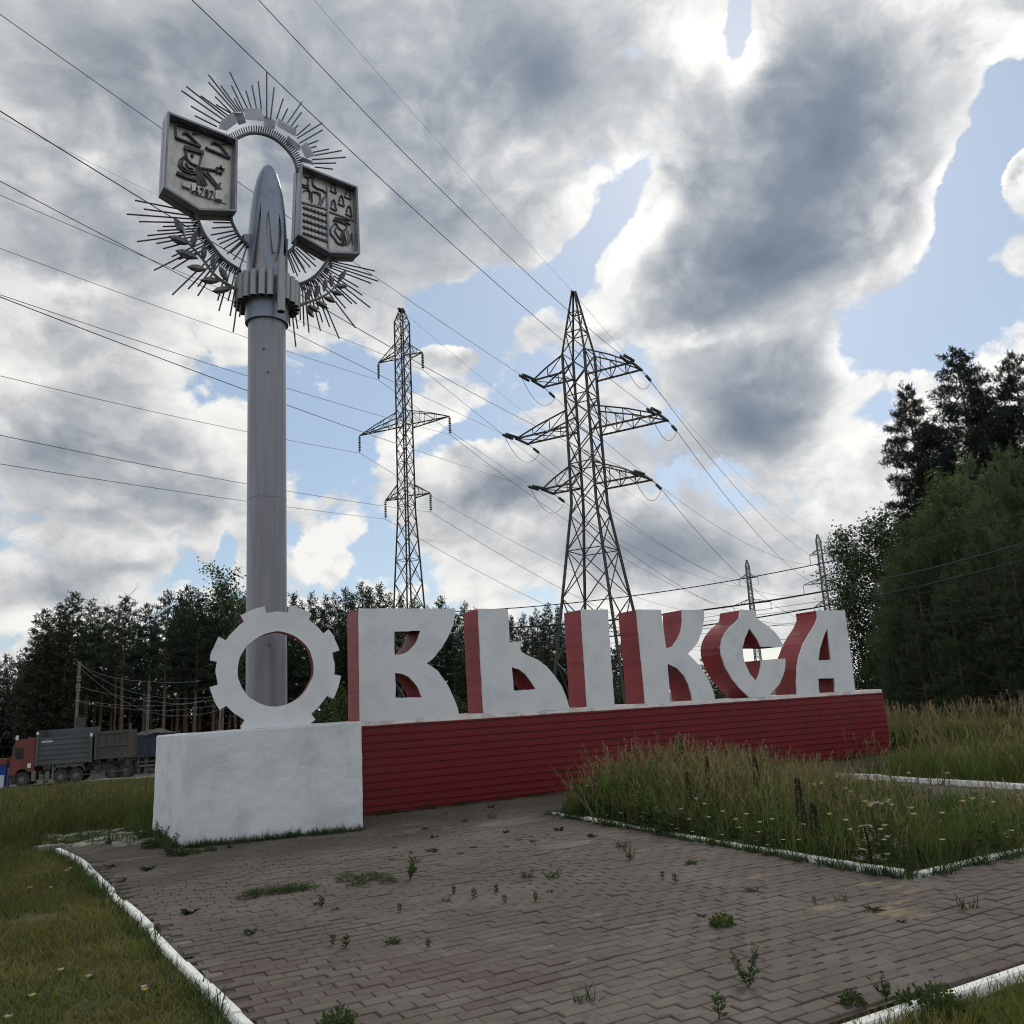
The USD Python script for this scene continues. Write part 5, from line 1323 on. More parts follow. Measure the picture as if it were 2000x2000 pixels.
for x in list(range(500, 1260, 30)):
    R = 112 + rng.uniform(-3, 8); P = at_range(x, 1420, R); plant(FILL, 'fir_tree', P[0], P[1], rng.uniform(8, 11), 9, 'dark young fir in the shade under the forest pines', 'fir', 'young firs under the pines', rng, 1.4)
P = at_range(428, 1420, 82); plant(BIRCH_F, 'birch_tree', P[0], P[1], at_range(428, 1118, 82)[2] - ground_z(P[0], P[1]), 18, 'light birch with a pale trunk rising just left of the pole', 'birch', None, rng)
P = at_range(222, 1420, 82); plant(BARE, 'bare_tree', P[0], P[1], at_range(222, 1170, 82)[2] - ground_z(P[0], P[1]), 15, 'leafless tree with thin grey twigs in the forest outline', 'tree', None, rng)
BUSH = broadleaf('prototype_shrub', 4, 0.2, lambda t: 1.5 * (1 - t) + .4, 30, 9, 'bush_leaves', .16, .11, 60, .06, 'pine_bark', up=.5)
for x, y, D, hh in ((660, 1345, 46, 0), (640, 1372, 44, 0), (882, 1360, 60, 0), (1225, 1335, 60, 0), (1222, 1355, 58, 0), (1420, 1352, 58, 0), (1405, 1358, 55, 0)):
    P = at_range(x, 1400, D); g = ground_z(P[0], P[1]); plant(BUSH, 'shrub', P[0], P[1], max(1.2, at_range(x, y, D)[2] - g), 4, 'light green shrub seen in the gap ' + {660: 'between the gear and the letter В, the taller one', 640: 'between the gear and the letter В, the lower one', 882: 'between the letters В and Ы', 1225: 'before the letter К, the taller one', 1222: 'before the letter К, the lower one', 1420: 'between the letters К and С, the right one', 1405: 'between the letters К and С, the left one'}[x], 'shrub', 'shrubs behind the sign', rng, 1.1)

# the trees on the right, much nearer
young = lambda t: 2.5 * (1 - t) ** 0.75 + 0.15
YOUNG = [conifer(f'prototype_young_pine_{"abc"[q]}', 9, 0.3, young, 66, 20 + q, 'needles_young', 0.19, 0.034, 10, 14, 0.13, up=0.40, droop=-0.14, candles=0.16, bare=0) for q in range(3)]
big = lambda t: 4.2 * (1 - t) ** 0.7 * (0.6 + 0.4 * min(1, t * 3)) + 0.3
OLD = [conifer(f'prototype_old_pine_{"ab"[q]}', 19, 3.0, big, 140, 30 + q, 'needles_deep', 0.24, 0.048, 10, 20, 0.26, up=0.18, droop=-0.05, bare=8) for q in range(2)]
BIRCH = broadleaf('prototype_slim_birch', 10, 0.6, lambda t: 1.35 * math.sin((0.12 + 0.88 * (1 - t)) * 2.4) + 0.18, 60, 41, 'birch_leaves', 0.125, 0.095, 190, 0.09, up=0.9, weep=0.15)
def near_tree(kind, H0, name, x, ytop, R, label, cat, group=None, wide=1.0):
    P = at_range(x, ytop, R); g = ground_z(P[0], P[1]); h = P[2] - g
    return plant(kind, name, P[0], P[1], h, H0, label, cat, group, rng, wide)
near_tree(OLD[0], 19, 'pine_tree', 1862, 686, 46, 'tallest dark pine on the right, with a broad pointed crown', 'pine', None, .95)
near_tree(OLD[1], 19, 'pine_tree', 1772, 752, 47, 'dark pine on the right whose ragged left side stands against the sky', 'pine', None, .78)
near_tree(OLD[0], 19, 'pine_tree', 1975, 690, 47, 'dark pine cut by the right edge of the picture', 'pine', None, .9)
near_tree(OLD[1], 19, 'pine_tree', 2080, 720, 50, 'dark pine beyond the right edge behind the young pines', 'pine', None, .9)
near_tree(OLD[1], 19, 'pine_tree', 1915, 760, 50, 'dark pine filling the gap between the two tallest ones', 'pine', None, .9)
near_tree(OLD[0], 19, 'pine_tree', 1815, 830, 52, 'shorter dark pine between the ragged one and the tallest one', 'pine', None, 1.0)
near_tree(BIRCH, 10, 'birch_tree', 1652, 1045, 36, 'slim birch standing alone right of the letter А', 'birch', None, .95)
near_tree(BIRCH, 10, 'birch_tree', 1722, 1018, 36, 'feathery birch behind the young pines', 'birch', None, 1.2)
near_tree(BIRCH, 10, 'birch_tree', 1775, 1030, 38, 'second birch half hidden by the young pines', 'birch', None, 1.3)
near_tree(BIRCH, 10, 'birch_tree', 1840, 940, 38, 'birch foliage between young pines and the dark pine', 'birch', None, 1.2)
YL = 'bushy young pine with upright light shoots at the right edge'
for q, (x, yt, R, wd) in enumerate([(1722, 1130, 33, 1.0), (1738, 1100, 31, 1.0), (1745, 1075, 33, 1.2), (1775, 1030, 30, 1.1), (1800, 1000, 32, 1.2), (1840, 950, 31, 1.1), (1880, 900, 32, 1.1), (1925, 920, 29, 1.1), (1965, 880, 31, 1.1), (2010, 890, 29, 1.1), (2060, 900, 30, 1.1), (2110, 880, 31, 1.2),
                                    (1845, 1120, 27, 1.0), (1905, 1030, 26.5, 1.0), (1960, 1010, 26, 1.0), (2020, 1000, 26, 1.0), (1780, 1180, 28, 1.0), (1735, 1230, 30, 1.0), (2080, 1000, 27, 1.0), (1820, 1060, 35, 1.2), (1735, 1200, 37, 1.1), (1745, 1150, 37, 1.2)]):
    near_tree(YOUNG[q % 3], 9, 'young_pine', x, yt, R, YL, 'pine', 'young pines on the right', wd * .8)
for x in range(1715, 2160, 40):
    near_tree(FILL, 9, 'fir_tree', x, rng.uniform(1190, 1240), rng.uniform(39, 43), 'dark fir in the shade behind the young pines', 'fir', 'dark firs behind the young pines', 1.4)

# ------------------------------------------------------------------ road, trucks, kiosk on the left
def side_frame(px, py, depth, turn):
    """Origin on the ground seen at a pixel, u along the vehicle (front to rear), w towards the viewer."""
    v = ray(px, py); P = EYE + v * depth
    a = math.atan2(v[1], v[0]) - math.pi / 2 - math.radians(turn)
    u = np.array([math.cos(a), math.sin(a), 0]); w = np.array([u[1], -u[0], 0])
    if w @ v > 0: w = -w
    return P, u, w

rp = []
for px, dn, df in ((-500, 58, 80), (-250, 57, 78), (30, 56.5, 77), (200, 57, 77), (330, 58.5, 78), (600, 63, 82), (900, 70, 90)):
    for D in (dn, df):
        v = ray(px, 1500); rp.append((EYE + v * D)[:2])
rp = np.array(rp).reshape(-1, 2, 2)
t_ = np.linspace(0, len(rp) - 1, 60); lo_ = np.stack([np.interp(t_, range(len(rp)), rp[:, 0, k_]) for k_ in (0, 1)], 1); hi_ = np.stack([np.interp(t_, range(len(rp)), rp[:, 1, k_]) for k_ in (0, 1)], 1)
G_ = np.stack([lo_ + (hi_ - lo_) * f for f in np.linspace(0, 1, 8)], 1)
GZ = height(G_[..., 0], G_[..., 1]) + 0.05
ii, jj = np.meshgrid(np.arange(59), np.arange(7), indexing='ij')
obj('road', (np.concatenate([G_, GZ[..., None]], -1).reshape(-1, 3), np.stack([ii * 8 + jj, (ii + 1) * 8 + jj, (ii + 1) * 8 + jj + 1, ii * 8 + jj + 1], -1).reshape(-1, 4)), 'road_gravel', kind='structure', smooth=True)

class Rig:
    """Boxes and wheels in a vehicle's own frame: a along it, h up, d from the near side inwards."""
    def __init__(self, path, P, u, w, slope=0.0, ratio=0.74):
        self.path, self.P, self.k = path, P, ratio
        self.u, self.w = unit(u + [0, 0, slope]), w
        self.z = unit(np.cross(self.u, self.w)); self.z = self.z if self.z[2] > 0 else -self.z
    def at(self, a, h, d):
        return self.P + self.u * a * self.k + self.z * h - self.w * d
    def box(self, m, a0, a1, h0, h1, d0, d1):
        return m.box(self.at((a0 + a1) / 2, (h0 + h1) / 2, (d0 + d1) / 2), ((a1 - a0) * self.k, h1 - h0, d1 - d0), np.stack([self.u, self.z, -self.w]))
    def side(self, m, pts, d0, d1):
        return m.prism(Polygon(pts), (self.P, self.u * self.k, self.z, -self.w), d0, d1)
    def wheel(self, a, d, r=0.52, wd=0.32):
        c = self.at(a, r, d)
        m = MB(); prof_ = [(r * .55, -wd / 2), (r * .93, -wd / 2), (r, -wd * .35), (r, wd * .35), (r * .93, wd / 2), (r * .55, wd / 2)]
        v, q = lathe(prof_, 24); self.put(m, v, q, c)
        t = obj('wheel', m, 'rubber', self.path)
        m = MB(); v, q = lathe([(r * .56, -wd * .42), (r * .5, -wd * .3), (r * .34, -wd * .22), (r * .30, -wd * .5), (0.16, -wd * .55), (0.001, -wd * .55)], 20); self.put(m, v, q, c)
        v, q = lathe([(r * .56, wd * .4), (0.001, wd * .4)], 20); self.put(m, v, q, c)
        for k_ in range(10):
            an = k_ * .628; m.box(c + self.w * wd * .28 + (self.u * math.cos(an) + self.z * math.sin(an)) * r * .38, (.035, .035, .035))
        obj('rim', m, 'rim_grey', t)
    def put(self, m, v, q, c):
        m.add(c + v[:, :1] * self.u + v[:, 1:2] * self.z - v[:, 2:] * self.w, q)

P, u, w = side_frame(42, 1532, 60, 15)
P[2] = ground_z(P[0], P[1]) + 0.03
tk = thing('dump_truck', 'red cab dump truck with a ribbed grey body on the road at left', 'truck', P)
R_ = Rig(tk, P, u, w, 0.012)
m = MB(); R_.side(m, [(-1.12, .62), (-1.18, 1.0), (-1.10, 1.75), (-0.92, 2.75), (-0.70, 3.28), (1.0, 3.40), (1.02, 1.05), (0.66, 1.0), (0.55, .98), (.45, 1.12), (.2, 1.24), (-.2, 1.24), (-.45, 1.12), (-.6, .9), (-.66, .62)], 0, 2.4)
cab_ = obj('cab', m, 'cab_red', tk)
m = MB(); R_.side(m, [(-.66, 1.95), (-.62, 2.1), (-.5, 2.72), (.02, 2.74), (.02, 1.93)], -.012, 0.03); obj('side_window', m, 'cab_glass', cab_)
m = MB(); R_.side(m, [(-1.125, 1.85), (-.95, 2.72), (-.93, 2.72), (-1.105, 1.85)], 0.15, 2.25); obj('windscreen', m, 'cab_glass', cab_)
m = MB(); R_.box(m, -.56, .5, 1.22, 1.25, -.008, .004); R_.box(m, .06, .075, 1.25, 2.8, -.008, .004); obj('door_seam', m, 'chassis_dark', cab_)
m = MB(); R_.box(m, .42, .72, 1.28, 1.62, -.012, 0.01); obj('decal', m, 'decal_white', cab_)
m = MB(); R_.box(m, -1.25, -.62, .42, .85, .0, 2.4); R_.box(m, -1.0, -.6, .2, .42, .15, .5); obj('bumper', m, 'chassis_dark', tk)
m = MB(); R_.box(m, -.85, -.62, 2.25, 2.85, -.28, -.16); m.bar(R_.at(-.7, 2.7, 0), R_.at(-.73, 2.7, -.2), .03); obj('mirror', m, 'chassis_dark', tk)
m = MB(); R_.box(m, -.75, -.5, 3.28, 3.6, .02, .1); obj('air_horn', m, 'decal_white', tk)
m = MB(); R_.box(m, -.9, 9.6, .75, 1.0, .75, .9); R_.box(m, -.9, 6.0, .75, 1.0, 1.5, 1.65); obj('chassis', m, 'chassis_dark', tk)
def tipper(path, a0, a1, h0, h1, mat, posts, far_h=None):
    m = MB(); R_.box(m, a0, a1, h0, h1, 0, .06); R_.box(m, a0, a1, h0, far_h or h1, 2.4, 2.46); R_.box(m, a0, a0 + .06, h0, (far_h or h1) , .06, 2.4); R_.box(m, a1 - .06, a1, h0, h1, .06, 2.4); R_.box(m, a0, a1, h0 - .06, h0, 0, 2.46)
    b = obj('dump_body', m, mat, path)
    for a, hh in posts:
        m = MB(); R_.box(m, a - .12, a + .12, h0 - .05, hh, -.09, 0); obj('post', m, mat, b)
    return b
bd = tipper(tk, 1.08, 6.15, 1.42, 3.30, 'body_grey', ((1.2, 3.75), (6.02, 3.45)), 3.85)
for hh in (1.50, 1.82, 2.16, 2.50, 2.84, 3.22):
    m = MB(); R_.side(m, [(1.33, hh - .05), (5.9, hh - .05), (5.9, hh + .05), (1.33, hh + .05)], -.06, 0); obj('rib', m, 'body_grey', bd)
m = MB(); rng = np.random.default_rng(3)
aa = 1.55
for k_ in range(8):                              # worn lettering, no longer readable at this distance
    wd = rng.uniform(.08, .13); R_.box(m, aa, aa + wd, 2.98, 3.10, -.008, 0); R_.box(m, aa + wd * .3, aa + wd * .5, 2.96, 3.12, -.010, 0); aa += wd + .03
obj('worn_lettering', m, 'decal_white', bd)
m = MB(); R_.box(m, 5.92, 6.15, 3.18, 3.42, -.10, -.09); R_.box(m, 1.10, 1.32, 3.55, 3.75, -.10, -.09); obj('corner_marker', m, 'decal_white', bd)
R_.wheel(0, .2); R_.wheel(3.4, .2); R_.wheel(4.75, .2); R_.wheel(0, 2.2); R_.wheel(3.4, 2.2); R_.wheel(4.75, 2.2)
m = MB(); R_.side(m, [(2.75, .95), (2.9, 1.3), (5.35, 1.3), (5.6, .8), (5.5, .8), (5.25, 1.18), (3.0, 1.18), (2.85, .95)], 0, .6); obj('mudguard', m, 'body_grey', tk)
m = MB(); R_.box(m, .8, 1.15, .35, 1.05, .0, .6); R_.box(m, 1.15, 2.75, .32, .42, .05, .5); R_.box(m, 1.5, 1.58, .42, 1.0, .05, .15); R_.box(m, 2.0, 2.35, .45, .95, .1, .6); R_.box(m, 2.6, 2.75, .42, 1.3, .05, .5); obj('step_frame', m, 'rim_grey', tk)
v, q = lathe([(.001, -.12), (.42, -.12), (.5, 0), (.42, .12), (.001, .12)], 20); m = MB(); R_.put(m, v, q, R_.at(1.0, 2.25, .2)); obj('spare_wheel', m, 'rubber', tk)

# trailer behind it
trl = thing('dump_trailer', 'brown dump trailer with panelled side, right behind the red cab truck', 'trailer', P)
R_.path = trl
bd = tipper(trl, 6.32, 9.7, 1.55, 3.45, 'body_brown', ((6.45, 3.75), (9.58, 3.95)), 3.5)
for hh in (1.62, 2.48, 3.38):
    m = MB(); R_.box(m, 6.6, 9.45, hh - .09, hh + .09, -.07, 0); obj('rib', m, 'body_brown', bd)
for k_ in range(5):
    a = 6.68 + k_ * .68; m = MB(); R_.box(m, a - .05, a + .05, 1.71, 2.39, -.06, 0); R_.box(m, a - .05, a + .05, 2.57, 3.29, -.06, 0); obj('rib', m, 'body_brown', bd)
m = MB(); R_.box(m, 5.6, 9.6, 1.05, 1.30, .6, .8); R_.box(m, 5.4, 9.4, .50, .58, .05, .15); R_.box(m, 6.8, 6.9, .55, 1.4, .1, .3); R_.box(m, 9.2, 9.5, .9, 1.5, .1, .6); R_.box(m, 6.3, 8.0, .7, 1.1, .3, .8); obj('chassis', m, 'chassis_dark', trl)
R_.wheel(8.0, .3); R_.wheel(9.2, .3); R_.wheel(8.0, 2.1); R_.wheel(9.2, 2.1)

P, u, w = side_frame(253, 1507, 70, 4)
P[2] = ground_z(P[0], P[1]) + 0.03
tk2 = thing('dump_truck', 'dark blue dump truck loaded with sand, half hidden by the white plinth', 'truck', P)
R_ = Rig(tk2, P, u, w, 0.01)
bd = tipper(tk2, -.45, 5.2, 1.3, 3.1, 'body_navy', ((-.35, 3.3), (5.1, 3.3)))
for k_ in range(6):
    a = .35 + k_ * .85; m = MB(); R_.box(m, a - .06, a + .06, 1.42, 3.0, -.06, 0); obj('rib', m, 'body_navy', bd)
m = MB(); R_.box(m, -.3, 5.1, 1.3, 1.45, -.06, 0); R_.box(m, -.3, 5.1, 2.98, 3.1, -.06, 0); obj('rib', m, 'body_navy', bd)
sx, sy = np.meshgrid(np.linspace(-.1, 5.0, 24), np.linspace(.1, 2.4, 10), indexing='ij')
hz = 3.0 + .55 * np.sin(np.clip((sx + .1) / 5.1, 0, 1) * np.pi) * np.sin(np.clip(sy / 2.5, 0, 1) * np.pi) ** .5 + (meshkit.fbm(np.stack([sx * 2, sy * 2, 0 * sx], -1), 3, 9) - .5) * .3
v = np.stack([R_.at(a, h_, d_) for a, h_, d_ in zip(sx.ravel(), hz.ravel(), sy.ravel())])
ii, jj = np.meshgrid(np.arange(23), np.arange(9), indexing='ij')
obj('sand_load', (v, np.stack([ii * 10 + jj, (ii + 1) * 10 + jj, (ii + 1) * 10 + jj + 1, ii * 10 + jj + 1], -1).reshape(-1, 4)), 'stone', tk2, smooth=True)
m = MB(); R_.box(m, -.6, 5, .8, 1.05, .7, .9); R_.box(m, .75, .95, .6, 1.25, .05, .5); R_.box(m, .9, 3.6, .5, .68, .05, .3); R_.box(m, .9, 3.6, .85, .95, .05, .3); R_.box(m, -.75, -.6, .5, 1.4, .05, .8); obj('chassis', m, 'rim_grey', tk2)
m = MB(); R_.side(m, [(-.75, .7), (-.6, 1.2), (.6, 1.2), (.8, .7), (.7, .7), (.5, 1.1), (-.5, 1.1), (-.65, .7)], 0, .6); obj('mudguard', m, 'chassis_dark', tk2)
R_.wheel(0, .25); R_.wheel(3.2, .25); R_.wheel(0, 2.2); R_.wheel(3.2, 2.2)

P, u, w = side_frame(-6, 1520, 62, 10)
P[2] = ground_z(P[0], P[1])
ks = thing('kiosk', 'blue metal kiosk with a rusty roof at the left edge', 'kiosk', P)
R_ = Rig(ks, P, u, w)
m = MB(); R_.box(m, -1.5, .72, 0, 1.75, 0, 2); obj('body', m, 'kiosk_blue', ks)
m = MB(); R_.box(m, -1.6, .8, 1.76, 2.15, -.1, 2.1); obj('roof', m, 'roof_rust', ks)
m = MB(); R_.box(m, .25, .62, .1, 1.0, -.01, 0); obj('notice', m, 'decal_white', ks)
m = MB(); R_.box(m, .85, .98, 0, 1.5, .1, .22); R_.box(m, .9, 1.12, 1.35, 1.42, .12, .2); obj('post', m, 'concrete', ks)

# ------------------------------------------------------------------ grass
def clump(n, rad, L0, L1, W, rng, lean=0.35, heads=0, head_L=0.1, droop=0.12):
    m = MB()
    r0 = rad * np.sqrt(rng.uniform(0, 1, n)); a = rng.uniform(0, 6.28, n)
    P = np.stack([r0 * np.cos(a), r0 * np.sin(a), -0.02 + 0 * a], 1)
    L = rng.uniform(L0, L1, n); D = np.stack([rng.normal(0, lean, n), rng.normal(0, lean, n), np.ones(n)], 1); D /= np.linalg.norm(D, axis=1, keepdims=True)
    s = np.cross(D, rng.normal(0, 1, (n, 3))); s /= np.linalg.norm(s, axis=1, keepdims=True)
    bend = rng.normal(0, droop, (n, 3)) * [1, 1, 0]
    w = W * rng.uniform(.7, 1.3, n)[:, None]
    mid = P + D * L[:, None] * .55; tip = P + (D + bend) * L[:, None]
    v = np.stack([P - s * w / 2, P + s * w / 2, mid + s * w * .4, mid - s * w * .4, tip], 1).reshape(-1, 3)
    b = (np.arange(n) * 5)[:, None]
    m.add(v, np.concatenate([b + [0, 1, 2], b + [0, 2, 3], b + [3, 2, 4]]))
    if heads:
        k_ = np.arange(n)[:heads]
        for q in k_:
            for e in range(5):
                p_ = mid[q] + (tip[q] - mid[q]) * (.62 + .09 * e)
                m.add(*blades(p_[None].repeat(2, 0), (unit(tip[q] - mid[q]) + rng.normal(0, .25, (2, 3))), head_L * .45, .012, rng, .15))
    return m

def leafy(rng, n_st=5, h=.62):
    m = MB()
    for q in range(n_st):
        d = unit([rng.normal(0, .2), rng.normal(0, .2), 1]); b = rng.normal(0, .07, 3) * [1, 1, 0]; hh = h * rng.uniform(.5, 1.05)
        m.tube([b, b + d * hh * .5, b + d * hh], [.005, .004, .002], 3, False)
        n = 30; u = rng.uniform(.08, 1, n); a = rng.uniform(0, 6.28, n)
        m.add(*blades(b + d[None] * (u * hh)[:, None], np.stack([np.cos(a), np.sin(a), .45 + 0 * a], 1), .11 * (1.15 - .7 * u), .024, rng, .25, .2))
    return m

def scatter(name, protos, pts, scales, rng, label=None, category=None, zs=None, parent='/World', squash=None):
    path = f'{parent}/{numbered(parent, name)}'
    pi = UsdGeom.PointInstancer.Define(stage, path)
    targets = []
    for k_, (m, mt) in enumerate(protos):
        q = f'{path}/clump_{k_:03d}'
        usdkit.mesh(stage, q, m.mesh(), looks(mt)); targets.append(q)
    pi.CreatePrototypesRel().SetTargets(targets)
    n = len(pts); a = rng.uniform(0, np.pi, n)
    pi.CreateProtoIndicesAttr(Vt.IntArray.FromNumpy(rng.integers(0, len(protos), n).astype(np.int32)))
    z = zs if zs is not None else height(pts[:, 0], pts[:, 1])
    pi.CreatePositionsAttr(Vt.Vec3fArray.FromNumpy(np.column_stack([pts, z]).astype(np.float32)))
    pi.CreateOrientationsAttr(Vt.QuathArray([Gf.Quath(float(math.cos(x)), 0, 0, float(math.sin(x))) for x in a]))
    sc = np.stack([scales, scales, scales * (squash if squash is not None else 1)], 1)
    pi.CreateScalesAttr(Vt.Vec3fArray.FromNumpy(sc.astype(np.float32)))
    tag(pi.GetPrim(), label, category, None, 'stuff')
    return path

rng = np.random.default_rng(100)
def sample(poly, density, rng):
    x0, y0, x1, y1 = poly.bounds; n = int((x1 - x0) * (y1 - y0) * density)
    p = np.stack([rng.uniform(x0, x1, n), rng.uniform(y0, y1, n)], 1)
    return p[is_in(poly, p[:, 0], p[:, 1])]
fbm2 = lambda p, s, seed: meshkit.fbm(np.column_stack([p * s, 0 * p[:, 0]]), 3, seed)

# mown lawn left of the kerb
lawn_poly = Polygon([tuple(p + [-0.06, 0]) for p in KERB_LEFT] + [(0.9, 2.0), (-5, 2.0), (-6, 13.5), (-0.1, 13.3)]).buffer(0)
p = sample(lawn_poly, 230, rng)
d_ = np.hypot(p[:, 0], p[:, 1]); bare = fbm2(p, 1.0, 60)
p = p[(bare > 0.27) & (d_ > 3.0)]
near_kerb = shapely.distance(LineString(KERB_LEFT), shapely.points(p))
tall_ = np.where(near_kerb < .15, .75, 1.0) * (0.65 + 1.1 * fbm2(p, .8, 61))
scatter('lawn_grass', [(clump(24, .13, .03, .10, .009, rng, .85), 'lawn_blades') for _ in range(6)] + [(clump(12, .15, .03, .09, .008, rng, .9), 'seed_stalks'), (clump(16, .12, .03, .08, .012, rng, .9), 'weed_leaves')], p, tall_, rng, 'short worn lawn left of the white kerb', 'grass')
# meadow beyond it, down to the road
pts = []
for R0, R1, dens in ((11.5, 16, 46), (16, 24, 24), (24, 36, 12), (36, 60, 6)):
    n = int(dens * 0.5 * (R1 ** 2 - R0 ** 2) * math.radians(32))
    R = np.sqrt(rng.uniform(R0 ** 2, R1 ** 2, n)); an = rng.uniform(math.radians(76), math.radians(108), n)
    pts.append(np.stack([R * np.cos(an), R * np.sin(an)], 1))
p = np.vstack(pts)
p = p[~is_in(plaza_poly.buffer(.05), p[:, 0], p[:, 1]) & ~is_in(sbox(1.4, 11.5, 18, 14.1), p[:, 0], p[:, 1])]
rd = Polygon(np.vstack([lo_, hi_[::-1]])); p = p[~is_in(rd.buffer(.3), p[:, 0], p[:, 1])]
R = np.hypot(p[:, 0], p[:, 1])
sc = (0.75 + .7 * fbm2(p, .4, 62)) * np.where(R > 22, .85, 1.0) * np.where(R > 32, .6, 1)
sc = sc * (0.45 + .55 * sstep(11.5, 14.0, R)) * (.25 + .75 * sstep(.15, 1.1, shapely.distance(plaza_poly, shapely.points(p))))
scatter('meadow_grass', [(clump(30, .24, .15, .42, .013, rng, .35), 'meadow_blades') for _ in range(4)] + [(clump(22, .24, .3, .62, .008, rng, .22, heads=10), 'meadow_blades') for _ in range(2)], p, sc, rng, 'long green and straw-coloured meadow grass sloping down to the road', 'grass')
# tall grass of the flower bed
p = sample(bed_poly.buffer(-.05), 62, rng)
far_ = sstep(6.0, 10.5, p[:, 1]); ht = (0.42 + .42 * far_) * (1.05 - .35 * sstep(7.5, 10.5, p[:, 0])) * (.75 + .5 * fbm2(p, .9, 63)) * (.45 + .55 * sstep(6.35, 7.3, p[:, 0] + .5 * (10.7 - p[:, 1]).clip(0, 2)))
zb = np.zeros(len(p)) - .03
scatter('bed_grass', [(clump(24, .16, .3, 1.0, .012, rng, .28), 'bed_blades') for _ in range(4)] + [(leafy(rng), 'bed_blades'), (leafy(rng, 4, .75), 'weed_leaves'), (leafy(rng, 6, .5), 'weed_leaves')], p, np.full(len(p), .85) * np.clip(ht / .62, .6, 1.3) * rng.uniform(.55, 1.3, len(p)), rng, 'tall uncut grass filling the kerbed bed in front of the red wall', 'grass', zs=zb, squash=.80)
ps = sample(bed_poly.buffer(-.05), 34, rng); ps = ps[rng.random(len(ps)) < .25 + .75 * sstep(6.2, 9.5, ps[:, 1]) * (1 - .5 * sstep(8.5, 10.5, ps[:, 0]))]
hts = (.5 + .5 * sstep(6.4, 7.4, ps[:, 0])) * rng.uniform(.68, 1.12, len(ps)) * (.58 + .36 * sstep(6.0, 10.5, ps[:, 1])) * (1.1 - .42 * sstep(7.3, 10.5, ps[:, 0]))
scatter('seed_grass', [(clump(8, .24, .5, 1.0, .0075, rng, .2, heads=8, head_L=.13), 'seed_stalks') for _ in range(6)], ps, hts, rng, 'pinkish seed stalks standing above the bed of tall grass', 'grass', zs=np.zeros(len(ps)))
# weeds right of the red wall and in the far bed
wp = unary_union([sbox(BED2_X0 + .1, 5.2, 17.5, 10.6), sbox(16.6, 9, 27, 21), sbox(17, 3, 26, 12)])
p = sample(wp, 26, rng); R = np.hypot(p[:, 0], p[:, 1])
sc = (0.8 + .75 * fbm2(p, .5, 65)) * np.where(p[:, 0] > 17, 1.25, 1.0)
zz = np.where(is_in(plaza_poly, p[:, 0], p[:, 1]), -.05, height(p[:, 0], p[:, 1]))
scatter('weed_meadow', [(clump(30, .26, .25, .62, .014, rng, .3), 'bed_blades') for _ in range(4)] + [(clump(8, .26, .4, .8, .007, rng, .2, heads=6), 'seed_stalks') for _ in range(2)] + [(clump(28, .26, .2, .6, .013, rng, .35), 'meadow_blades') for _ in range(2)], p, sc, rng, 'high tangled weeds right of the red wall, below the pines', 'weeds', zs=zz)
# corner of grass at the lower right
p = sample(sbox(1.0, 1.3, 9, NEAR_Y - .03), 130, rng); p = p[p[:, 0] * .4749 + p[:, 1] * .8526 > 2.3]
scatter('corner_grass', [(clump(34, .13, .04, .13, .006, rng, .6), 'lawn_blades') for _ in range(4)], p, .8 + .8 * fbm2(p, 1.2, 66), rng, 'rough grass in the bottom right corner behind the kerb', 'grass')
# sparse blades creeping over the edge of the square
edge = []
for q in range(130):
    f = rng.uniform(0, 1); l_ = LineString(KERB_LEFT).interpolate(f, normalized=True); edge.append((l_.x - rng.uniform(.05, .13), l_.y))
for q in range(260):
    edge.append((BED_X0 - abs(rng.normal(.05, .04)), rng.uniform(BED_Y0, BED_Y1)))
for q in range(120):
    edge.append((rng.uniform(BED_X0, BED_X1), BED_Y0 - abs(rng.normal(.06, .04))))
for q in range(240):
    f = rng.random(); e_ = FL + (FR - FL) * f; edge.append(tuple(e_ + np.array([-.15, -1]) * abs(rng.normal(.05, .035))))
for q in range(120):
    f = rng.random(); e_ = FL + (BL_ - FL) * f; edge.append(tuple(e_ + np.array([-1, 0]) * abs(rng.normal(.08, .08))))
for q in range(160):
    edge.append((rng.uniform(3.9, 16), 12.9 - abs(rng.normal(.04, .04))))
for q in range(200):
    px, py = rng.uniform(100, 292), rng.uniform(1622, 1650); e_ = on_z(px, py); edge.append((e_[0], e_[1]))
edge = np.array(edge)
scatter('edge_grass', [(clump(14, .07, .05, .16, .008, rng, .55), 'weed_leaves') for _ in range(4)], edge, rng.uniform(.5, 1.2, len(edge)), rng, 'grass blades sprouting along the kerbs and the foot of the plinth', 'grass', zs=np.zeros(len(edge)))

# ------------------------------------------------------------------ single weeds on the bricks
def plant_proto(name, parts):
    r = proto(name)
    for nm, m, mt in parts: obj(nm, m, mt, r, local=True, kind='stuff' if nm == 'seed_head' else None)
    return r
def rosette(rng, n, L, W, up):
    a = rng.uniform(0, 6.28, n); D = np.stack([np.cos(a), np.sin(a), rng.uniform(.1, up, n)], 1)
    return MB().add(*blades(np.zeros((n, 3)), D, L * rng.uniform(.6, 1.1, n), W, rng, .1, .1))
def sprig(rng, n_st, Hh, L, W, lean=.4):
    st, lv = MB(), MB()
    for q in range(n_st):
        d = unit([rng.normal(0, lean), rng.normal(0, lean), 1]); h = Hh * rng.uniform(.6, 1.1); st.tube([(0, 0, 0), d * h * .5 + rng.normal(0, .01, 3), d * h], [.004, .003, .0015], 3, False)
        n = int(h * 130) + 6; u = rng.uniform(.15, 1, n); P = d[None] * (u * h)[:, None]; a = rng.uniform(0, 6.28, n)
        lv.add(*blades(P, np.stack([np.cos(a), np.sin(a), .5 + 0 * a], 1), L * (1.2 - .6 * u), W, rng, .2))
    return st, lv
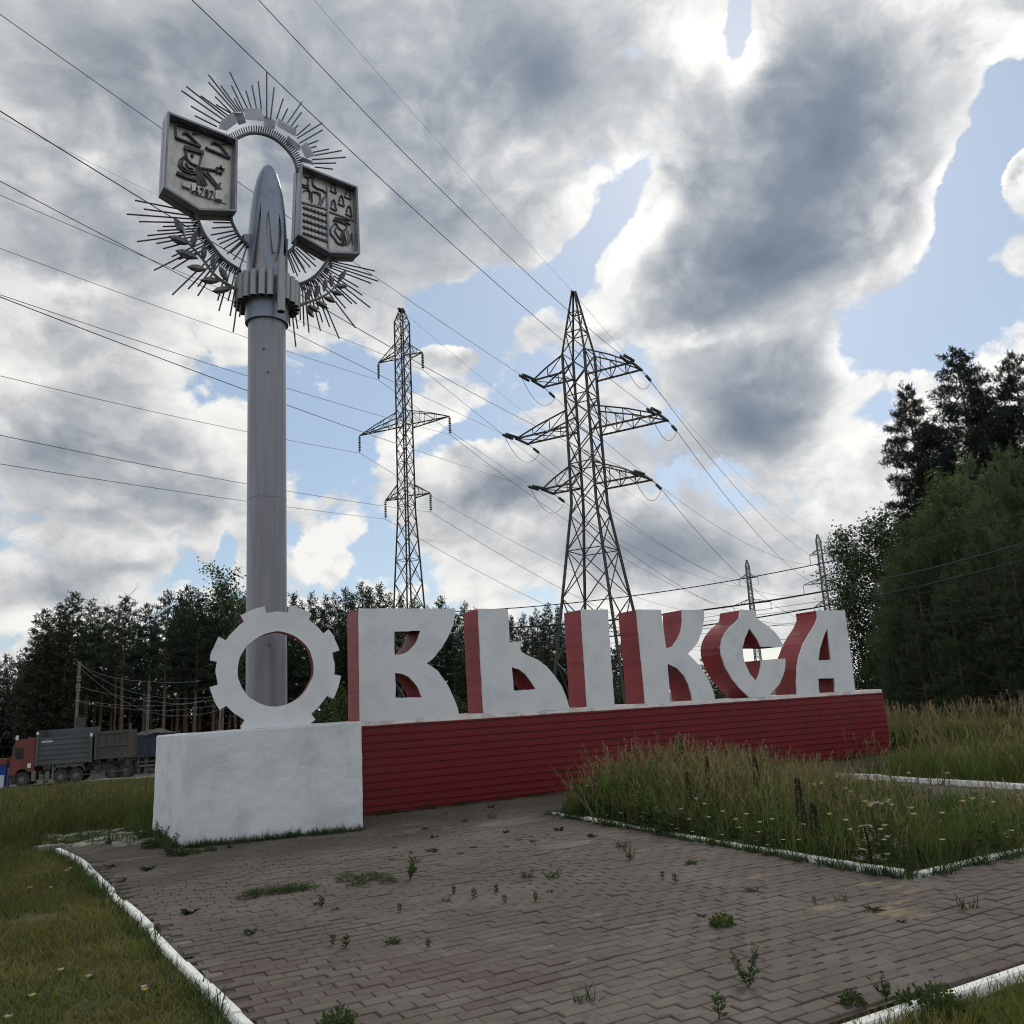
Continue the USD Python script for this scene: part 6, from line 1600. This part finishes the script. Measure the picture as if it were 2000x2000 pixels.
def bushy(rng, rad, n, L, W):
    d = rng.normal(0, 1, (n, 3)); d[:, 2] = np.abs(d[:, 2]) * .9; d /= np.linalg.norm(d, axis=1, keepdims=True)
    P = d * rad * rng.uniform(.2, 1, n)[:, None] ** .6 * [1, 1, .85]
    st = MB()
    for q in range(0, n, 14): st.tube([(0, 0, 0), P[q]], [.004, .002], 3, False)
    return st, MB().add(*blades(P, d + [0, 0, .3], L * rng.uniform(.6, 1.2, n), W, rng, .5))
rng = np.random.default_rng(200)
st1, lv1 = sprig(rng, 5, .30, .05, .014); st2, lv2 = sprig(rng, 2, .15, .05, .016); st3, lv3 = bushy(rng, .15, 230, .05, .028); st4, lv4 = sprig(rng, 7, .36, .05, .012, .55)
WEEDS = {
    'r': plant_proto('prototype_rosette', [('leaves', rosette(rng, 16, .11, .03, .6), 'weed_leaves')]),
    'd': plant_proto('prototype_dry_rosette', [('leaves', rosette(rng, 12, .10, .018, 1.2), 'dry_weed')]),
    't': plant_proto('prototype_tuft', [('blades', clump(26, .06, .08, .17, .008, rng, .6), 'weed_leaves')]),
    's': plant_proto('prototype_sprig', [('stems', st2, 'weed_leaves'), ('leaves', lv2, 'weed_leaves')]),
    'm': plant_proto('prototype_mat', [('leaves', bushy(rng, .15, 420, .035, .012)[1], 'weed_leaves')]),
    'b': plant_proto('prototype_bushy_weed', [('stems', st3, 'weed_leaves'), ('leaves', lv3, 'weed_leaves')]),
    'k': plant_proto('prototype_stalky_weed', [('stems', st4, 'weed_leaves'), ('leaves', lv4, 'weed_leaves')]),
    'u': plant_proto('prototype_spike', [('stems', st1, 'weed_leaves'), ('leaves', lv1, 'weed_leaves')]),
}
WL = {'r': ('flat green weed rosette between the bricks of the square', 'green rosettes on the bricks'), 'd': ('small dried dark weed between the bricks of the square', 'dried weeds on the bricks'), 't': ('grass tuft sprouting between the bricks of the square', 'grass tufts on the bricks'),
      's': ('small upright green sprig between the bricks of the square', 'green sprigs on the bricks'), 'm': ('creeping green weed mat on the bricks of the square', 'weed mats on the bricks')}
def weed(kind, px, py, s, label=None):
    e_ = on_z(px, py); lab, grp = (label, None) if label else WL[kind]
    thing('weed', lab, 'weed', (e_[0], e_[1], plaza_z(e_[0], e_[1]) - .005), grp, rotz=rng.uniform(0, 360), scale=(s, s, s * (.55 if kind == 'm' else 1)), ref=WEEDS[kind])
weed('b', 1410, 1806, .6, 'round leafy green weed standing alone on the bricks at right')
weed('k', 1462, 1930, .62, 'straggly weed with two long stalks near the bottom right')
weed('b', 1665, 1962, .45, 'low leafy weed beside the bottom right kerb')
weed('u', 1732, 1955, .5, 'slender weed with upright stems beside the bottom right kerb')
weed('t', 1144, 1955, .85, 'dense grass tuft on the bricks near the bottom middle')
weed('b', 660, 1997, .6, 'leafy weed cut by the bottom edge')
weed('u', 800, 1715, .9, 'tall feathery weed in the middle of the weed row on the bricks')
weed('t', 1888, 1775, 1.0, 'grass tuft right of the sand patches')
weed('d', 1705, 1778, 1.0, 'weed growing out of the sand patch')
weed('k', 1232, 1680, .5, 'dry twig lying on the bricks left of the flower bed kerb')
weed('s', 1405, 1992, 1.0, 'dark budding stalk cut by the bottom edge')
for px, py, s in ((492, 1750, 1.1), (520, 1745, 1.2), (548, 1742, 1.1), (575, 1738, 1.1), (600, 1734, 1.0), (680, 1716, 1.2), (700, 1728, .9), (720, 1714, 1.1), (745, 1716, 1.0), (760, 1722, .8)): weed('m', px, py, s * .8)
for px, py, s in ((372, 1782, 1.1), (493, 1823, .9), (290, 1700, 1.2), (765, 1842, .9), (830, 1620, .8), (848, 1635, .9), (842, 1665, 1.1), (905, 1605, .8), (1000, 1555, 1.0), (1080, 1712, 1.0), (1350, 1688, .9), (1092, 1622, 1.1), (960, 1598, .9), (1160, 1635, 1), (1030, 1712, .8), (960, 1577, 1), (1645, 1760, .7), (985, 1625, .8), (1215, 1655, .9)): weed('r' if rng.random() < .6 else 't', px, py, s)
for px, py, s in ((630, 1770, 1.3), (652, 1842, 1.1), (675, 1848, 1.3), (782, 1780, 1), (835, 1852, .9), (888, 1745, 1.1), (925, 1755, 1.2), (968, 1742, 1.1), (985, 1765, 1.0), (1045, 1760, 1), (1320, 1725, 1.2), (1295, 1715, .9), (1590, 1765, .8)): weed('s', px, py, s * .6)
for px, py, s in ((215, 1695, 1.4), (765, 1680, 1), (900, 1668, .8), (770, 1655, .8), (990, 1655, .9), (1015, 1640, .8), (1040, 1645, 1), (870, 1760, .9), (620, 1765, 1), (1470, 1742, 1), (1760, 1800, .7), (240, 1722, 1.2), (655, 1775, .8), (1075, 1742, .8), (925, 1655, .8), (1370, 1790, .8), (1275, 1600, .9), (870, 1590, .8), (1130, 1600, 1), (1110, 1588, .9)): weed('d', px, py, s * .75)
for q, (px, py, s) in enumerate(((300, 1655, 1.5), (330, 1668, 1.6), (350, 1672, 1.4), (275, 1640, 1.2), (380, 1668, 1.0), (318, 1640, 1.3), (410, 1662, .9), (450, 1656, .7))):
    e_ = on_z(px, py); thing('weed', 'leafy green weed at the left foot of the white plinth', 'weed', (e_[0], e_[1], -.02), 'weeds at the foot of the plinth', rotz=rng.uniform(0, 360), scale=s * .62, ref=WEEDS['b' if q % 2 == 0 else 'k'])
for px, py, s in ((1760, 1975, 1.3), (1790, 1960, 1.4), (1825, 1950, 1.3), (1850, 1965, 1.2), (1880, 1945, 1.1), (1800, 1990, 1.3), (1840, 1930, 1.0)):
    e_ = on_z(px, py); thing('weed', 'leafy weed growing over the kerb in the bottom right corner', 'weed', (e_[0], e_[1], -.02), 'weeds over the bottom right kerb', rotz=rng.uniform(0, 360), scale=s * .5, ref=WEEDS['b' if px % 20 else 't'])

# daisies, docks and mulleins of the bed
dz_ = MB(); n = 14; a = np.arange(n) * 6.283 / n
dz_.add(*blades(np.stack([.006 * np.cos(a), .006 * np.sin(a), .40 + 0 * a], 1), np.stack([np.cos(a), np.sin(a), .45 + 0 * a], 1), .021, .011, np.random.default_rng(1), .02))
v, q_ = lathe([(.009, .395), (.008, .405), (.001, .409)], 8)
DAISY = plant_proto('prototype_daisy', [('stem', MB().tube([(0.02, 0, 0), (.01, 0, .2), (0, 0, .4)], [.003, .0025, .002], 4), 'weed_leaves'), ('petals', dz_, 'petal_white'), ('eye', MB().add(v, q_), 'flower_yellow')])
DP = [(1146, 1535), (1185, 1592), (1212, 1588), (1235, 1605), (1300, 1604), (1312, 1610), (1322, 1618), (1345, 1600), (1352, 1624), (1384, 1596), (1302, 1642), (1325, 1636), (1437, 1600), (1443, 1616), (1376, 1570), (1482, 1625), (1500, 1650), (1484, 1606), (1467, 1668), (1540, 1670), (1556, 1672), (1590, 1532), (1604, 1530), (1652, 1602), (1660, 1620), (1720, 1620), (1728, 1612), (1733, 1634), (1690, 1566), (1702, 1570), (1712, 1568), (1722, 1570), (1732, 1566), (1742, 1572), (1736, 1562), (1700, 1574), (1780, 1578), (1785, 1590), (1840, 1588), (1733, 1668), (1727, 1640), (1960, 1628), (1968, 1635), (1955, 1640), (1975, 1622), (1880, 1565), (1940, 1567), (1662, 1546), (1652, 1540), (1775, 1510), (1850, 1510), (1900, 1560), (1412, 1585), (1458, 1590), (1530, 1640), (1620, 1590), (1570, 1610), (1256, 1600), (1360, 1560), (1330, 1580), (1410, 1630), (1508, 1600), (1840, 1640), (1560, 1640)]
def in_bed(px, py, h_):
    for f in np.linspace(1, .12, 23):
        e_ = on_z(px, py, h_ * f)
        if BED_X0 - .04 < e_[0] < BED_X1 and BED_Y0 < e_[1] < BED_Y1: return e_, h_ * f
    return None, None
for px, py in DP:
    e_, hh = in_bed(px, py, rng.uniform(.42, .56))
    if e_ is None: continue
    s = hh / .40
    thing('daisy', 'white daisy with a yellow eye in the tall grass bed', 'daisy', (e_[0], e_[1], 0), 'daisies in the tall grass bed', rotz=rng.uniform(0, 360), scale=(1.05, 1.05, s), ref=DAISY)
lv = MB(); n = 420; u = rng.uniform(.4, 1, n) - .1 * (rng.random(n) < .3); a = rng.uniform(0, 6.28, n); rr = .05 * (1.15 - u)
lv.add(*blades(np.stack([rr * np.cos(a), rr * np.sin(a), u], 1), np.stack([np.cos(a), np.sin(a), .8 + 0 * a], 1), .032, .016, rng, .4))
DOCK = plant_proto('prototype_dock', [('stem', MB().tube([(0, 0, 0), (0.01, 0, .5), (0, .01, 1)], [.009, .007, .003], 5), 'dock_brown'), ('seed_head', lv, 'dock_brown')])
for px, py, h_, tl in ((1378, 1470, .8, 0), (1472, 1468, .8, -.1), (1555, 1508, .8, -.25), (1585, 1560, .7, .1), (1745, 1440, .7, 0), (1790, 1432, .9, .6), (1855, 1440, .9, -.5), (1935, 1432, .95, .6), (1905, 1450, .7, .2), (1985, 1470, .8, -.3), (1770, 1480, .5, 0), (1340, 1500, .7, 0)):
    e_, hh = in_bed(px, py, h_) if px < 1700 else (None, None)
    if e_ is None and px < 1700: e_ = on_y(px, py, 10.0); hh = max(.4, e_[2])
    if px < 1700: h_ = hh
    if px > 1700: e_ = at_range(px, py, 21.0); h_ = max(.5, e_[2] + .1)
    thing('dock_plant', 'dead brown dock stalk in the ' + ('weeds right of the red wall' if px > 1700 else 'tall grass bed'), 'weed', (e_[0], e_[1], 0), 'brown docks right of the red wall' if px > 1700 else 'brown docks in the grass bed', rotz=rng.uniform(0, 360), scale=(.85 + abs(tl), .85, h_ * .92), ref=DOCK)
lv = MB(); n = 420; u = rng.uniform(0, 1, n); a = rng.uniform(0, 6.28, n); rr = .035 * (1.1 - u * .6)
lv.add(*blades(np.stack([rr * np.cos(a), rr * np.sin(a), .55 + .45 * u], 1), np.stack([np.cos(a), np.sin(a), .6 + 0 * a], 1), .028, .02, rng, .3))
lg = MB(); n = 60; u = rng.uniform(.05, .55, n); a = rng.uniform(0, 6.28, n)
lg.add(*blades(np.stack([0 * a, 0 * a, u], 1), np.stack([np.cos(a), np.sin(a), .7 + 0 * a], 1), .12 * (1.2 - u), .03, rng, .2))
MULL = plant_proto('prototype_mullein', [('stem', MB().tube([(0, 0, 0), (0.01, 0, .5), (0, .01, 1)], [.012, .01, .006], 5), 'weed_leaves'), ('leaves', lg, 'bed_blades'), ('flower_spike', lv, 'mullein_yellow')])
for px, py, dist_y, lab in ((1325, 1437, 10.2, 'tall yellow flower spike rising above the grass in front of the red wall'), (1690, 1612, None, 'pale yellow flower spike near the corner of the flower bed')):
    e_ = on_y(px, py, dist_y) if dist_y else in_bed(px, py, .55)[0]
    thing('mullein', lab, 'flower', (e_[0], e_[1], 0), scale=(1.5, 1.5, e_[2]), ref=MULL)
# clover and dandelion heads on the lawn
for px, py in ((118, 1905), (130, 1700), (137, 1696), (172, 1918), (283, 1945), (280, 1940), (58, 1733), (100, 1732), (355, 1905), (62, 1955), (15, 1997), (185, 1722)):
    e_ = on_z(px, py, 0.03)
    thing('clover_flower', 'small white flower head in the mown lawn', 'flower', (e_[0], e_[1], ground_z(e_[0], e_[1]) - .28), 'white flowers in the lawn', rotz=rng.uniform(0, 360), scale=(.9, .9, .9), ref=DAISY)
